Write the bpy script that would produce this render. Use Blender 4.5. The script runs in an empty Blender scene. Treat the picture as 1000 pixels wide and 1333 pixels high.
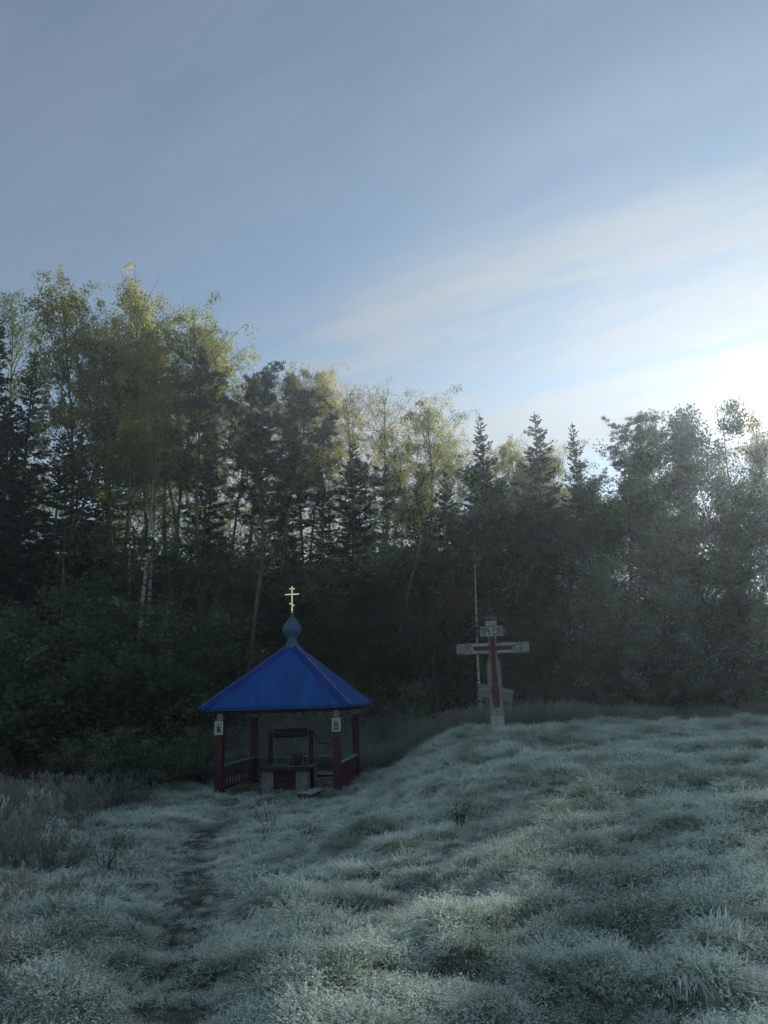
import bpy, math, random
import numpy as np
from mathutils import Vector, Matrix

R = math.radians
scene = bpy.context.scene
COL = scene.collection

# ------------------------------------------------------------------ camera
EYE = 1.62
PITCH, ROLL, FOC = R(14.17), R(1.86), 26.0 / 36.0 * 1333.0
cd = bpy.data.cameras.new('camera')
cd.sensor_fit = 'VERTICAL'; cd.sensor_height = 36.0; cd.lens = 26.0
cd.clip_start = 0.05; cd.clip_end = 3000
cam = bpy.data.objects.new('camera', cd); COL.objects.link(cam)
cam.matrix_world = (Matrix.Translation((0, 0, EYE)) @ Matrix.Rotation(math.pi / 2 + PITCH, 4, 'X')
                    @ Matrix.Rotation(-ROLL, 4, 'Z'))
scene.camera = cam

# ------------------------------------------------------------------ sky and sun
SUN_EL, SUN_AZ = R(19.0), R(29.5)            # azimuth to the right of straight ahead
SUN_STRENGTH = 4.6
SUN_DIR = Vector((math.sin(SUN_AZ) * math.cos(SUN_EL), math.cos(SUN_AZ) * math.cos(SUN_EL), math.sin(SUN_EL)))
world = bpy.data.worlds.new('World'); scene.world = world; world.use_nodes = True
wn, wl = world.node_tree.nodes, world.node_tree.links
wn.clear()
def N(t, **kw):
    n = wn.new(t)
    for k, v in kw.items(): setattr(n, k, v)
    return n
def wmath(op, a, b=None, c=None, clamp=False):
    n = N('ShaderNodeMath', operation=op, use_clamp=clamp)
    for i, v in enumerate((a, b, c)):
        if v is None: continue
        if isinstance(v, (int, float)): n.inputs[i].default_value = v
        else: wl.new(v, n.inputs[i])
    return n.outputs[0]
sky = N('ShaderNodeTexSky', sky_type='NISHITA', sun_disc=False, sun_elevation=SUN_EL, sun_rotation=SUN_AZ,
        altitude=150, air_density=0.75, dust_density=0.0, ozone_density=0.2)
tc = N('ShaderNodeTexCoord')
sep = N('ShaderNodeSeparateXYZ'); wl.new(tc.outputs['Generated'], sep.inputs[0])
zz = wmath('ADD', wmath('MAXIMUM', sep.outputs[2], 0.0), 0.22)
cx, cy = wmath('DIVIDE', sep.outputs[0], zz), wmath('DIVIDE', sep.outputs[1], zz)
comb = N('ShaderNodeCombineXYZ'); wl.new(cx, comb.inputs[0]); wl.new(cy, comb.inputs[1])
# a sheet of cirrus that ends along a straight front, combed into streaks along that front
mp = N('ShaderNodeMapping'); mp.inputs['Rotation'].default_value = (0, 0, R(27)); mp.inputs['Location'].default_value = (3.1, 1.7, 0)
wl.new(comb.outputs[0], mp.inputs[0])
mps = N('ShaderNodeMapping'); mps.inputs['Scale'].default_value = (.55, 2.1, 1); wl.new(mp.outputs[0], mps.inputs[0])
n1 = N('ShaderNodeTexNoise'); n1.inputs['Scale'].default_value = 1.7; n1.inputs['Detail'].default_value = 6; n1.inputs['Roughness'].default_value = .5; n1.inputs['Distortion'].default_value = .4
n2 = N('ShaderNodeTexNoise'); n2.inputs['Scale'].default_value = 4.6; n2.inputs['Detail'].default_value = 9; n2.inputs['Roughness'].default_value = .62; n2.inputs['Distortion'].default_value = .7
wl.new(mps.outputs[0], n1.inputs[0]); wl.new(mps.outputs[0], n2.inputs[0])
front = wmath('ADD', wmath('MULTIPLY', cx, .473), wmath('MULTIPLY', cy, .881))
wob = wmath('MULTIPLY', wmath('SUBTRACT', n1.outputs['Fac'], .5), .55)
mr = N('ShaderNodeMapRange', interpolation_type='SMOOTHSTEP'); mr.inputs['From Min'].default_value = .86; mr.inputs['From Max'].default_value = 1.32
wl.new(wmath('ADD', front, wob), mr.inputs['Value'])
ms = N('ShaderNodeMapRange', interpolation_type='SMOOTHSTEP'); ms.inputs['From Min'].default_value = .38; ms.inputs['From Max'].default_value = .58
wl.new(wmath('ADD', wmath('MULTIPLY', n1.outputs['Fac'], .6), wmath('MULTIPLY', n2.outputs['Fac'], .4)), ms.inputs['Value'])
sheet = wmath('MULTIPLY', mr.outputs[0], wmath('MULTIPLY_ADD', ms.outputs[0], .75, .22))
cov = wmath('ADD', wmath('MULTIPLY', sheet, .80), wmath('MULTIPLY_ADD', ms.outputs[0], .12, .18))
# thin cirrus brightens towards the sun (forward scattering of ice cloud)
dotn = N('ShaderNodeVectorMath', operation='DOT_PRODUCT'); wl.new(tc.outputs['Generated'], dotn.inputs[0]); dotn.inputs[1].default_value = SUN_DIR
dpos = wmath('MAXIMUM', dotn.outputs['Value'], 0.0)
fwd = wmath('MULTIPLY', wmath('POWER', dpos, 4.0), .45)
fwd = wmath('ADD', fwd, 3.2)
ccol = N('ShaderNodeVectorMath', operation='SCALE'); ccol.inputs[0].default_value = (0.90, 0.985, 1.10); wl.new(fwd, ccol.inputs['Scale'])
tint = N('ShaderNodeVectorMath', operation='MULTIPLY'); tint.inputs[1].default_value = (.90, 1.03, 1.0); wl.new(sky.outputs[0], tint.inputs[0])   # cool steel-blue air
mx = N('ShaderNodeMix', data_type='RGBA'); wl.new(cov, mx.inputs[0]); wl.new(tint.outputs[0], mx.inputs[6]); wl.new(ccol.outputs[0], mx.inputs[7])
# warm aureole right round the sun
aur = wmath('ADD', wmath('MULTIPLY', wmath('POWER', dpos, 500.0), 2.0), wmath('MULTIPLY', wmath('POWER', dpos, 4000.0), 60.0))
acol = N('ShaderNodeVectorMath', operation='SCALE'); acol.inputs[0].default_value = (1.0, .86, .62); wl.new(aur, acol.inputs['Scale'])
mx2 = N('ShaderNodeVectorMath', operation='ADD'); wl.new(mx.outputs[2], mx2.inputs[0]); wl.new(acol.outputs[0], mx2.inputs[1])
bg = N('ShaderNodeBackground'); bg.inputs['Strength'].default_value = 0.067
wl.new(mx2.outputs[0], bg.inputs['Color'])
wo = N('ShaderNodeOutputWorld'); wl.new(bg.outputs[0], wo.inputs['Surface'])

sd = bpy.data.lights.new('sun', 'SUN'); sd.energy = SUN_STRENGTH; sd.angle = R(0.53); sd.color = (1.0, 0.96, 0.90)
sun = bpy.data.objects.new('sun', sd); COL.objects.link(sun)
sun.rotation_euler = (-SUN_DIR).to_track_quat('-Z', 'Y').to_euler()
sun.location = (60, 100, 60)

vs = scene.view_settings
vs.view_transform = 'Standard'; vs.look = 'None'; vs.exposure = 0.95; vs.gamma = 1.0; vs.use_curve_mapping = False
cy_ = scene.cycles
cy_.use_denoising = True
cy_.max_bounces = 5; cy_.diffuse_bounces = 3; cy_.glossy_bounces = 2; cy_.transmission_bounces = 3; cy_.volume_bounces = 0; cy_.transparent_max_bounces = 4
cy_.caustics_reflective = False; cy_.caustics_refractive = False
cy_.sample_clamp_indirect = 4.0

# ------------------------------------------------------------------ helpers
def ss(a, b, x):
    t = np.clip((np.asarray(x, float) - a) / (b - a), 0, 1)
    return t * t * (3 - 2 * t)
_rs = np.random.RandomState(7)
_LAT = _rs.rand(256, 256)
def vnoise(x, y):
    x = np.asarray(x, float); y = np.asarray(y, float)
    xi, yi = np.floor(x).astype(int), np.floor(y).astype(int)
    fx, fy = x - xi, y - yi
    fx, fy = fx * fx * (3 - 2 * fx), fy * fy * (3 - 2 * fy)
    a, b = _LAT[xi % 256, yi % 256], _LAT[(xi + 1) % 256, yi % 256]
    c, d = _LAT[xi % 256, (yi + 1) % 256], _LAT[(xi + 1) % 256, (yi + 1) % 256]
    return (a * (1 - fx) + b * fx) * (1 - fy) + (c * (1 - fx) + d * fx) * fy - .5

PATH = np.array([(-0.7, 0.0), (-1.05, 3.5), (-1.75, 7.0), (-2.75, 11.0), (-3.35, 14.0), (-3.3, 17.2), (-2.9, 19.0)])
def path_dist(x, y):
    x = np.asarray(x, float); y = np.asarray(y, float)
    d = np.full(np.broadcast(x, y).shape, 1e9)
    for (ax, ay), (bx, by) in zip(PATH[:-1], PATH[1:]):
        t = np.clip(((x - ax) * (bx - ax) + (y - ay) * (by - ay)) / ((bx - ax) ** 2 + (by - ay) ** 2), 0, 1)
        d = np.minimum(d, np.hypot(x - ax - t * (bx - ax), y - ay - t * (by - ay)))
    return d
GX, GY, GZ, GROT = -2.75, 21.43, EYE - 2.26, R(-6.4)
def tussock(x, y):
    wx, wy = x + .5 * vnoise(x * .9, y * .9 + 7), y + .5 * vnoise(x * .9 + 17, y * .9)
    return vnoise(wx * 1.9 + wy * .6 + 5, wy * 3.4 - wx * .5 + 31) * .6 + vnoise(wx * 3.4 - wy * .8, wy * 4.9 + wx * .6 + 11) * .4
def hz(x, y):
    x = np.asarray(x, float); y = np.asarray(y, float)
    z = GZ * ss(5, 17.5, y)
    edge = np.interp(y, [0, 10, 21, 30], [-1.0, -1.6, -0.9, -1.5])
    wid = np.interp(y, [0, 10, 21, 30], [5.0, 4.2, 2.9, 6.0])
    t = np.clip((x - edge) / wid, 0, 1); k = t * t * (3 - 2 * t)
    z = z + k * np.interp(y, [2, 5, 8, 14, 20, 23.5, 27, 33, 60], [0.0, .22, .48, .95, 1.20, 1.24, 1.0, .55, .2])
    z = z + .25 * ss(-3.5, -9, x) * ss(4, 9, y) * (1 - ss(13, 19, y))
    start = 24.8 + 7.2 * ss(0, 6, x)
    yy = np.maximum(0, y - start)
    cap = np.minimum(yy, 24.0)
    z = z + .34 * cap * ss(0, 5, yy) - .05 * np.maximum(0, yy - 24)
    far = ss(0, 6, yy)
    flat = 1 - ss(1.6, 2.6, np.maximum(abs(x - GX), abs(y - GY)))
    n = (vnoise(x * .35, y * .35) * .16 + vnoise(x * 1.1 + 9, y * 1.1) * .07 + tussock(x, y) * .22 + vnoise(x * 4.7 + 3 + y, y * 5.2) * .08) * (1 - far)
    n = n * np.where(y < 2, .5, 1) + far * (vnoise(x * .12, y * .12) * 1.6 + vnoise(x * .5, y * .5) * .5)
    pd = path_dist(x, y)
    n = n * (.35 + .65 * ss(.1, .8, pd)) - .06 * (1 - ss(.2, .8, pd))
    n = n * (1 - flat)
    return z + n

_cp, _sp, _cr, _sr = math.cos(PITCH), math.sin(PITCH), math.cos(ROLL), math.sin(ROLL)
def at(px, py, Y):
    """point of the place at depth Y that lies on the bearing surveyed from the photograph"""
    u, v = (px - 500) / FOC, (666.5 - py) / FOC
    u, v = u * _cr + v * _sr, -u * _sr + v * _cr
    k = Y / (_cp - v * _sp)
    return Vector((u * k, Y, EYE + k * (_sp + v * _cp)))

class MB:
    """collects shapes into one mesh"""
    def __init__(s): s.v = []; s.f = []; s.n = 0; s.att = []; s.pt = []
    def add(s, verts, faces, mat=0, tint=0.0, tip=None):
        verts = np.asarray(verts, float).reshape(-1, 3); faces = np.asarray(faces, int)
        s.v.append(verts); s.f.append((faces + s.n, mat, tint))
        s.pt.append(np.zeros(len(verts)) if tip is None else np.asarray(tip, float))
        s.n += len(verts)
    def box(s, c, size, rot=None, mat=0, taper=1.0):
        x, y, z = (q / 2 for q in size)
        v = np.array([(-x, -y, -z), (x, -y, -z), (x, y, -z), (-x, y, -z), (-x * taper, -y * taper, z), (x * taper, -y * taper, z), (x * taper, y * taper, z), (-x * taper, y * taper, z)])
        if rot is not None: v = v @ np.array(rot.to_3x3()).T
        s.add(v + np.array(c), [(0, 3, 2, 1), (4, 5, 6, 7), (0, 1, 5, 4), (1, 2, 6, 5), (2, 3, 7, 6), (3, 0, 4, 7)], mat)
    def tube(s, pts, rad, sides=6, mat=0, cap=True):
        pts = np.asarray(pts, float); n = len(pts); rad = np.broadcast_to(np.asarray(rad, float), (n,))
        d = np.gradient(pts, axis=0); d /= np.linalg.norm(d, axis=1)[:, None] + 1e-9
        ref = np.where(abs(d[:, 2:3]) > .9, np.array([[1., 0, 0]]), np.array([[0, 0, 1.]]))
        if abs(d[:, 2]).max() > .9 and abs(d[:, 2]).min() < .95: ref = np.array([[.35, .94, 0]])
        a = np.cross(d, ref); a /= np.linalg.norm(a, axis=1)[:, None] + 1e-9
        b = np.cross(d, a)
        th = np.linspace(0, 2 * np.pi, sides, endpoint=False)
        v = pts[:, None] + rad[:, None, None] * (np.cos(th)[None, :, None] * a[:, None] + np.sin(th)[None, :, None] * b[:, None])
        i = np.arange(n - 1)[:, None] * sides; j = np.arange(sides)[None]; j2 = (j + 1) % sides
        f = np.stack([i + j, i + j2, i + sides + j2, i + sides + j], -1).reshape(-1, 4)
        s.add(v.reshape(-1, 3), f, mat)
        if cap and sides >= 3:
            base = s.n - n * sides
            s.f.append((np.array([list(range(sides))][0])[None] + base, mat, 0.0)); s.f.append((np.array(list(range(sides))[::-1])[None] + base + (n - 1) * sides, mat, 0.0))
    def lathe(s, prof, sides=16, mat=0, c=(0, 0, 0)):
        prof = np.asarray(prof, float); n = len(prof); th = np.linspace(0, 2 * np.pi, sides, endpoint=False) + np.pi / sides
        v = np.stack([prof[:, :1] * np.cos(th), prof[:, :1] * np.sin(th), np.repeat(prof[:, 1:], sides, 1)], -1).reshape(-1, 3) + np.array(c)
        i = np.arange(n - 1)[:, None] * sides; j = np.arange(sides)[None]; j2 = (j + 1) % sides
        s.add(v, np.stack([i + j, i + j2, i + sides + j2, i + sides + j], -1).reshape(-1, 4), mat)
    def leaves(s, c, u, v, tint, mat=0):
        """diamond leaves: centres, half-axis vectors u (long), v (short)"""
        n = len(c)
        q = np.stack([c - u, c + v - u * .1, c + u, c - v - u * .1], 1).reshape(-1, 3)
        s.add(q, np.arange(4 * n).reshape(-1, 4), mat, tint)
    def mesh(s, name, mats, smooth=False, bevel=0):
        me = bpy.data.meshes.new(name)
        V = np.concatenate(s.v)
        me.vertices.add(len(V)); me.vertices.foreach_set('co', V.ravel())
        loops, tot, mi, tn = [], [], [], []
        for f, m, t in s.f:
            loops.append(f.ravel()); tot.append(np.full(len(f), f.shape[1])); mi.append(np.full(len(f), m)); tn.append(np.broadcast_to(np.asarray(t, float), (len(f),)))
        L = np.concatenate(loops); T = np.concatenate(tot)
        me.loops.add(len(L)); me.loops.foreach_set('vertex_index', L.astype(np.int32))
        me.polygons.add(len(T)); me.polygons.foreach_set('loop_start', np.concatenate([[0], np.cumsum(T)[:-1]]).astype(np.int32))
        me.polygons.foreach_set('loop_total', T.astype(np.int32))
        me.polygons.foreach_set('material_index', np.concatenate(mi).astype(np.int32))
        me.polygons.foreach_set('use_smooth', np.full(len(T), bool(smooth)))
        tn = np.concatenate(tn)
        if tn.any():
            a = me.attributes.new('tint', 'FLOAT', 'FACE'); a.data.foreach_set('value', tn.astype(np.float32))
        tp = np.concatenate(s.pt)
        if tp.any():
            a = me.attributes.new('tip', 'FLOAT', 'POINT'); a.data.foreach_set('value', tp.astype(np.float32))
        for m in mats: me.materials.append(m)
        me.update(calc_edges=True); me.validate()
        if bevel:
            import bmesh
            bm = bmesh.new(); bm.from_mesh(me)
            bmesh.ops.bevel(bm, geom=bm.edges[:], offset=bevel, segments=1, affect='EDGES', clamp_overlap=True)
            bm.to_mesh(me); bm.free()
        return me
    def obj(s, name, mats, parent=None, smooth=False, bevel=0):
        if not isinstance(mats, (list, tuple)): mats = [mats]
        return link(name, s.mesh(name, mats, smooth, bevel), parent)

def link(name, data, parent=None):
    o = bpy.data.objects.new(name, data); COL.objects.link(o)
    if parent is not None: o.parent = parent
    return o
def tag(o, label=None, cat=None, group=None, kind=None):
    for k, v in (('label', label), ('category', cat), ('group', group), ('kind', kind)):
        if v: o[k] = v
    return o
def thing(name, loc, rz=0.0, label=None, cat=None, group=None):
    o = link(name, None); o.location = loc; o.rotation_euler = (0, 0, rz); o.empty_display_size = .2
    return tag(o, label, cat, group)
def boxpart(name, parent, c, size, mat, rot=None, bevel=.006, taper=1.0):
    m = MB(); m.box((0, 0, 0), size, rot, taper=taper)
    o = m.obj(name, mat, parent, bevel=bevel); o.location = c
    return o

# ------------------------------------------------------------------ materials
def material(name, col1, col2=None, scale=8.0, rough=.7, metal=0.0, stretch=(1, 1, 1), bump=.0, bscale=None, lo=.35, hi=.65, coord='Object', frost=0.0, spec=.3, detail=6):
    m = bpy.data.materials.new(name); m.use_nodes = True
    n, l = m.node_tree.nodes, m.node_tree.links
    p = n['Principled BSDF']; p.inputs['Roughness'].default_value = rough; p.inputs['Metallic'].default_value = metal
    p.inputs['Specular IOR Level'].default_value = spec
    t = n.new('ShaderNodeTexCoord'); mpn = n.new('ShaderNodeMapping'); mpn.inputs['Scale'].default_value = stretch
    l.new(t.outputs[coord], mpn.inputs[0])
    nz = n.new('ShaderNodeTexNoise'); nz.inputs['Scale'].default_value = scale; nz.inputs['Detail'].default_value = detail; nz.inputs['Roughness'].default_value = .62
    l.new(mpn.outputs[0], nz.inputs[0])
    rp = n.new('ShaderNodeValToRGB'); rp.color_ramp.elements[0].position = lo; rp.color_ramp.elements[1].position = hi
    rp.color_ramp.elements[0].color = (*col1, 1); rp.color_ramp.elements[1].color = (*(col2 or col1), 1)
    l.new(nz.outputs['Fac'], rp.inputs[0])
    out = rp.outputs[0]
    if frost:                                   # rime lies on the upward faces
        g = n.new('ShaderNodeNewGeometry'); sx = n.new('ShaderNodeSeparateXYZ'); l.new(g.outputs['Normal'], sx.inputs[0])
        f1 = n.new('ShaderNodeMapRange'); f1.inputs['From Min'].default_value = .5; f1.inputs['From Max'].default_value = .95; l.new(sx.outputs[2], f1.inputs[0])
        nf = n.new('ShaderNodeTexNoise'); nf.inputs['Scale'].default_value = 14; nf.inputs['Detail'].default_value = 5; l.new(t.outputs[coord], nf.inputs[0])
        f2 = n.new('ShaderNodeMapRange'); f2.inputs['From Min'].default_value = .3; f2.inputs['From Max'].default_value = .7; l.new(nf.outputs['Fac'], f2.inputs[0])
        mu = n.new('ShaderNodeMath'); mu.operation = 'MULTIPLY'; l.new(f1.outputs[0], mu.inputs[0]); l.new(f2.outputs[0], mu.inputs[1])
        mu2 = n.new('ShaderNodeMath'); mu2.operation = 'MULTIPLY'; l.new(mu.outputs[0], mu2.inputs[0]); mu2.inputs[1].default_value = frost
        mc = n.new('ShaderNodeMix'); mc.data_type = 'RGBA'; l.new(mu2.outputs[0], mc.inputs[0]); l.new(out, mc.inputs[6]); mc.inputs[7].default_value = (.62, .68, .70, 1)
        out = mc.outputs[2]
    l.new(out, p.inputs['Base Color'])
    if bump:
        b = n.new('ShaderNodeBump'); b.inputs['Strength'].default_value = bump; b.inputs['Distance'].default_value = .02
        if bscale:
            nb = n.new('ShaderNodeTexNoise'); nb.inputs['Scale'].default_value = bscale; nb.inputs['Detail'].default_value = 5; l.new(mpn.outputs[0], nb.inputs[0]); l.new(nb.outputs['Fac'], b.inputs['Height'])
        else: l.new(nz.outputs['Fac'], b.inputs['Height'])
        l.new(b.outputs[0], p.inputs['Normal'])
    return m

def leaf_material(name, ramp, trans=.35, rand=.25, rough=.6, frost=None):
    """colour from the per-leaf 'tint', shifted a little per tree; light passes through the leaf"""
    m = bpy.data.materials.new(name); m.use_nodes = True
    n, l = m.node_tree.nodes, m.node_tree.links; n.clear()
    a = n.new('ShaderNodeAttribute'); a.attribute_name = 'tint'
    oi = n.new('ShaderNodeObjectInfo')
    s1 = n.new('ShaderNodeMath'); s1.operation = 'MULTIPLY_ADD'; l.new(oi.outputs['Random'], s1.inputs[0]); s1.inputs[1].default_value = rand; s1.inputs[2].default_value = -rand / 2
    s2 = n.new('ShaderNodeMath'); s2.operation = 'ADD'; s2.use_clamp = True; l.new(a.outputs['Fac'], s2.inputs[0]); l.new(s1.outputs[0], s2.inputs[1])
    rp = n.new('ShaderNodeValToRGB'); els = rp.color_ramp.elements
    while len(els) < len(ramp): els.new(.5)
    for e, (p, c) in zip(els, ramp): e.position = p; e.color = (*c, 1)
    l.new(s2.outputs[0], rp.inputs[0]); out = rp.outputs[0]
    if frost:                                   # tip attribute: rime gathers on the ends
        at_ = n.new('ShaderNodeAttribute'); at_.attribute_name = 'tip'
        ge = n.new('ShaderNodeNewGeometry')
        nz = n.new('ShaderNodeTexNoise'); nz.inputs['Scale'].default_value = .9; nz.inputs['Detail'].default_value = 6; nz.inputs['Roughness'].default_value = .7; l.new(ge.outputs['Position'], nz.inputs[0])
        mrn = n.new('ShaderNodeMapRange'); mrn.inputs['From Min'].default_value = .34; mrn.inputs['From Max'].default_value = .66; mrn.inputs['To Min'].default_value = frost[1]; mrn.inputs['To Max'].default_value = frost[2]; l.new(nz.outputs['Fac'], mrn.inputs[0])
        pw = n.new('ShaderNodeMath'); pw.operation = 'POWER'; l.new(at_.outputs['Fac'], pw.inputs[0]); pw.inputs[1].default_value = 1.35
        mm = n.new('ShaderNodeMath'); mm.operation = 'MULTIPLY_ADD'; mm.use_clamp = True; l.new(pw.outputs[0], mm.inputs[0]); l.new(mrn.outputs[0], mm.inputs[1]); mm.inputs[2].default_value = frost[3]
        mc = n.new('ShaderNodeMix'); mc.data_type = 'RGBA'; l.new(mm.outputs[0], mc.inputs[0]); l.new(out, mc.inputs[6]); mc.inputs[7].default_value = (*frost[0], 1)
        out = mc.outputs[2]
    d = n.new('ShaderNodeBsdfDiffuse'); t = n.new('ShaderNodeBsdfTranslucent'); l.new(out, d.inputs[0]); l.new(out, t.inputs[0])
    mx_ = n.new('ShaderNodeMixShader'); mx_.inputs[0].default_value = trans; l.new(d.outputs[0], mx_.inputs[1]); l.new(t.outputs[0], mx_.inputs[2])
    o = n.new('ShaderNodeOutputMaterial'); l.new(mx_.outputs[0], o.inputs[0])
    return m

M = {}
M['soil'] = material('soil', (.05, .065, .042), (.20, .235, .19), 2.2, .95, bump=.6, coord='Object')
M['path'] = material('path_soil', (.030, .034, .024), (.085, .098, .075), 5.0, .95, bump=.8)
M['maroon'] = material('maroon_paint', (.038, .007, .012), (.072, .013, .020), 9, .62, stretch=(1, 1, .25), bump=.25, bscale=40)
M['wood_dark'] = material('dark_wood', (.012, .010, .010), (.034, .027, .024), 14, .8, stretch=(1, 1, .12), bump=.5)
M['wood_grey'] = material('weathered_wood', (.14, .135, .125), (.30, .29, .27), 12, .85, stretch=(1, 1, .1), bump=.5)
M['wood_pale'] = material('pale_cross_wood', (.07, .07, .068), (.21, .207, .195), 10, .85, stretch=(1.5, 1.5, .12), bump=.5, lo=.3, hi=.6)
M['wood_pale_h'] = material('pale_cross_wood_across', (.07, .07, .068), (.21, .207, .195), 10, .85, stretch=(.12, 1.5, 1.5), bump=.5, lo=.3, hi=.6)
M['whitewash'] = material('worn_white_paint', (.12, .12, .115), (.37, .365, .345), 6, .8, stretch=(.5, 1, 1), bump=.3, lo=.3, hi=.55)
M['red_paint'] = material('red_paint', (.060, .016, .021), (.115, .030, .035), 9, .7, bump=.2)
M['letter'] = material('dark_lettering', (.02, .018, .02), (.05, .04, .04), 20, .7)
M['roof'] = material('blue_roof_sheet', (.002, .052, .21), (.004, .088, .36), 2.2, .5, stretch=(1, .3, .3), bump=.05, spec=.15)
M['cap'] = material('ultramarine_cap', (.003, .022, .18), (.005, .032, .24), 5, .5, spec=.2, bump=.04)
M['capedge'] = material('roof_edge_steel', (.12, .17, .27), (.22, .28, .38), 8, .4, metal=.4)
M['dome'] = material('dome_sheet', (.022, .058, .12), (.042, .10, .19), 6, .42, spec=.5, bump=.08)
M['gold'] = material('gilding', (.80, .60, .28), (1.0, .82, .48), 30, .22, metal=1.0, bump=.12)
M['rail'] = material('turquoise_rail_paint', (.10, .26, .23), (.18, .36, .33), 10, .7, stretch=(1, .2, 1), frost=.6, bump=.3)
M['baluster'] = material('dark_red_baluster', (.045, .012, .015), (.09, .02, .025), 12, .7, stretch=(1, 1, .3), bump=.2)
M['paper'] = material('icon_board', (.42, .42, .40), (.62, .61, .57), 8, .6)
M['icon_bg'] = material('icon_ground', (.22, .22, .20), (.38, .37, .33), 14, .6)
M['icon_dark'] = material('icon_robe', (.02, .018, .02), (.06, .05, .05), 25, .6)
M['icon_skin'] = material('icon_halo', (.40, .34, .22), (.52, .45, .30), 25, .5)
M['concrete'] = material('concrete', (.12, .12, .118), (.24, .24, .235), 5, .9, bump=.4, bscale=40, frost=.5)
M['concrete_pale'] = material('pale_concrete', (.24, .245, .245), (.42, .43, .435), 4, .9, bump=.4, bscale=30, frost=.6)
M['deck'] = material('well_deck_board', (.05, .046, .042), (.12, .11, .10), 12, .85, stretch=(.12, 1, 1), bump=.4, frost=.35)
M['brick_red'] = material('well_plank_paint', (.022, .010, .010), (.05, .018, .018), 9, .8, stretch=(.15, 1, 1), bump=.4)
M['bench_top'] = material('bench_board', (.22, .20, .19), (.36, .33, .31), 10, .85, stretch=(1, .12, 1), bump=.4, frost=.5)
M['zinc'] = material('zinc', (.06, .065, .07), (.14, .15, .155), 9, .5, metal=.6)
M['iron'] = material('iron', (.015, .014, .014), (.04, .032, .028), 20, .6, metal=.3)
M['roofing'] = material('weathered_gable_board', (.045, .045, .043), (.11, .107, .10), 10, .85, stretch=(.2, 1, 1), bump=.4)
M['birch'] = material('birch_bark', (.05, .045, .045), (.46, .45, .43), 5.5, .8, stretch=(1, 1, 4.5), bump=.3, lo=.40, hi=.52)
M['birch_backlit'] = material('backlit_birch_bark', (.03, .028, .027), (.12, .116, .112), 5, .85, stretch=(1, 1, 2.5), bump=.3, lo=.38, hi=.6)  # birch bark with the darkness of backlit trunks painted into its colour
M['bark'] = material('dark_bark', (.025, .021, .018), (.065, .055, .048), 9, .95, stretch=(1, 1, .25), bump=.8)
M['pine_bark'] = material('pine_bark', (.06, .042, .032), (.15, .10, .076), 6, .9, stretch=(1, 1, .3), bump=.8)
M['twig'] = material('twig_bark', (.03, .024, .022), (.065, .055, .05), 10, .9)
G0, G1, G2 = (.030, .055, .022), (.075, .098, .028), (.26, .20, .045)
M['leaf_birch'] = leaf_material('birch_leaves', [(0, (.07, .115, .036)), (.4, (.15, .185, .055)), (.7, (.34, .325, .095)), (1, (.46, .36, .09))], .6, .35)
M['leaf_brown'] = leaf_material('russet_leaves', [(0, (.05, .065, .034)), (.5, (.095, .09, .042)), (1, (.14, .08, .04))], .4, .3)
M['leaf_green'] = leaf_material('alder_leaves', [(0, (.030, .058, .034)), (.6, (.062, .098, .055)), (1, (.12, .145, .08))], .35, .3)
M['leaf_frost'] = leaf_material('rimed_leaves', [(0, (.05, .08, .045)), (.5, (.11, .14, .09)), (.8, (.19, .24, .205)), (1, (.36, .42, .39))], .35, .2)
M['needle'] = leaf_material('spruce_needles', [(0, (.014, .030, .020)), (1, (.035, .060, .032))], .12, .3)
M['needle_pine'] = leaf_material('pine_needles', [(0, (.020, .042, .028)), (1, (.048, .078, .045))], .15, .3)
FROST = (.84, .92, .82)
M['grass'] = leaf_material('frosted_grass', [(0, (.055, .11, .040)), (.55, (.11, .17, .065)), (.85, (.20, .21, .10)), (1, (.33, .29, .16))], .3, .25, frost=(FROST, .2, 2.3, .10))
M['herb'] = leaf_material('frosted_herbs', [(0, (.05, .11, .04)), (1, (.13, .20, .08))], .25, .25, frost=(FROST, .25, 2.0, .15))
M['dry'] = leaf_material('dry_frosted_stems', [(0, (.05, .052, .038)), (.6, (.10, .098, .072)), (1, (.18, .165, .125))], .25, .3, frost=((.50, .53, .48), .1, .8, .04))
M['weed'] = leaf_material('dead_weeds', [(0, (.06, .075, .045)), (.6, (.12, .12, .075)), (1, (.20, .175, .125))], .25, .3, frost=((.52, .57, .50), .1, .8, .05))
M['undergrowth'] = leaf_material('undergrowth_leaves', [(0, (.035, .055, .03)), (.6, (.075, .085, .045)), (1, (.12, .09, .055))], .3, .3)
M['leaf_bush'] = leaf_material('bush_leaves', [(0, (.045, .076, .046)), (.55, (.09, .125, .072)), (1, (.19, .225, .155))], .35, .35)

# ------------------------------------------------------------------ ground
def spaced(lo, hi, fine_lo, fine_hi, step, grow=1.14):
    a = list(np.arange(fine_lo, fine_hi + 1e-6, step)); s = step
    while a[-1] < hi: s *= grow; a.append(min(hi, a[-1] + s))
    s = step
    while a[0] > lo: s *= grow; a.insert(0, max(lo, a[0] - s))
    return np.array(a)
xs = spaced(-170, 170, -9, 13, .14); ys = spaced(-60, 190, 1.5, 27, .14)
X, Y = np.meshgrid(xs, ys, indexing='ij'); Z = hz(X, Y)
g = MB(); nx, ny = X.shape
i = np.arange(nx - 1)[:, None] * ny; j = np.arange(ny - 1)[None]
g.add(np.stack([X, Y, Z], -1).reshape(-1, 3), np.stack([i + j, i + ny + j, i + ny + j + 1, i + j + 1], -1).reshape(-1, 4))
tag(g.obj('ground', M['soil'], smooth=True), kind='structure')

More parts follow.
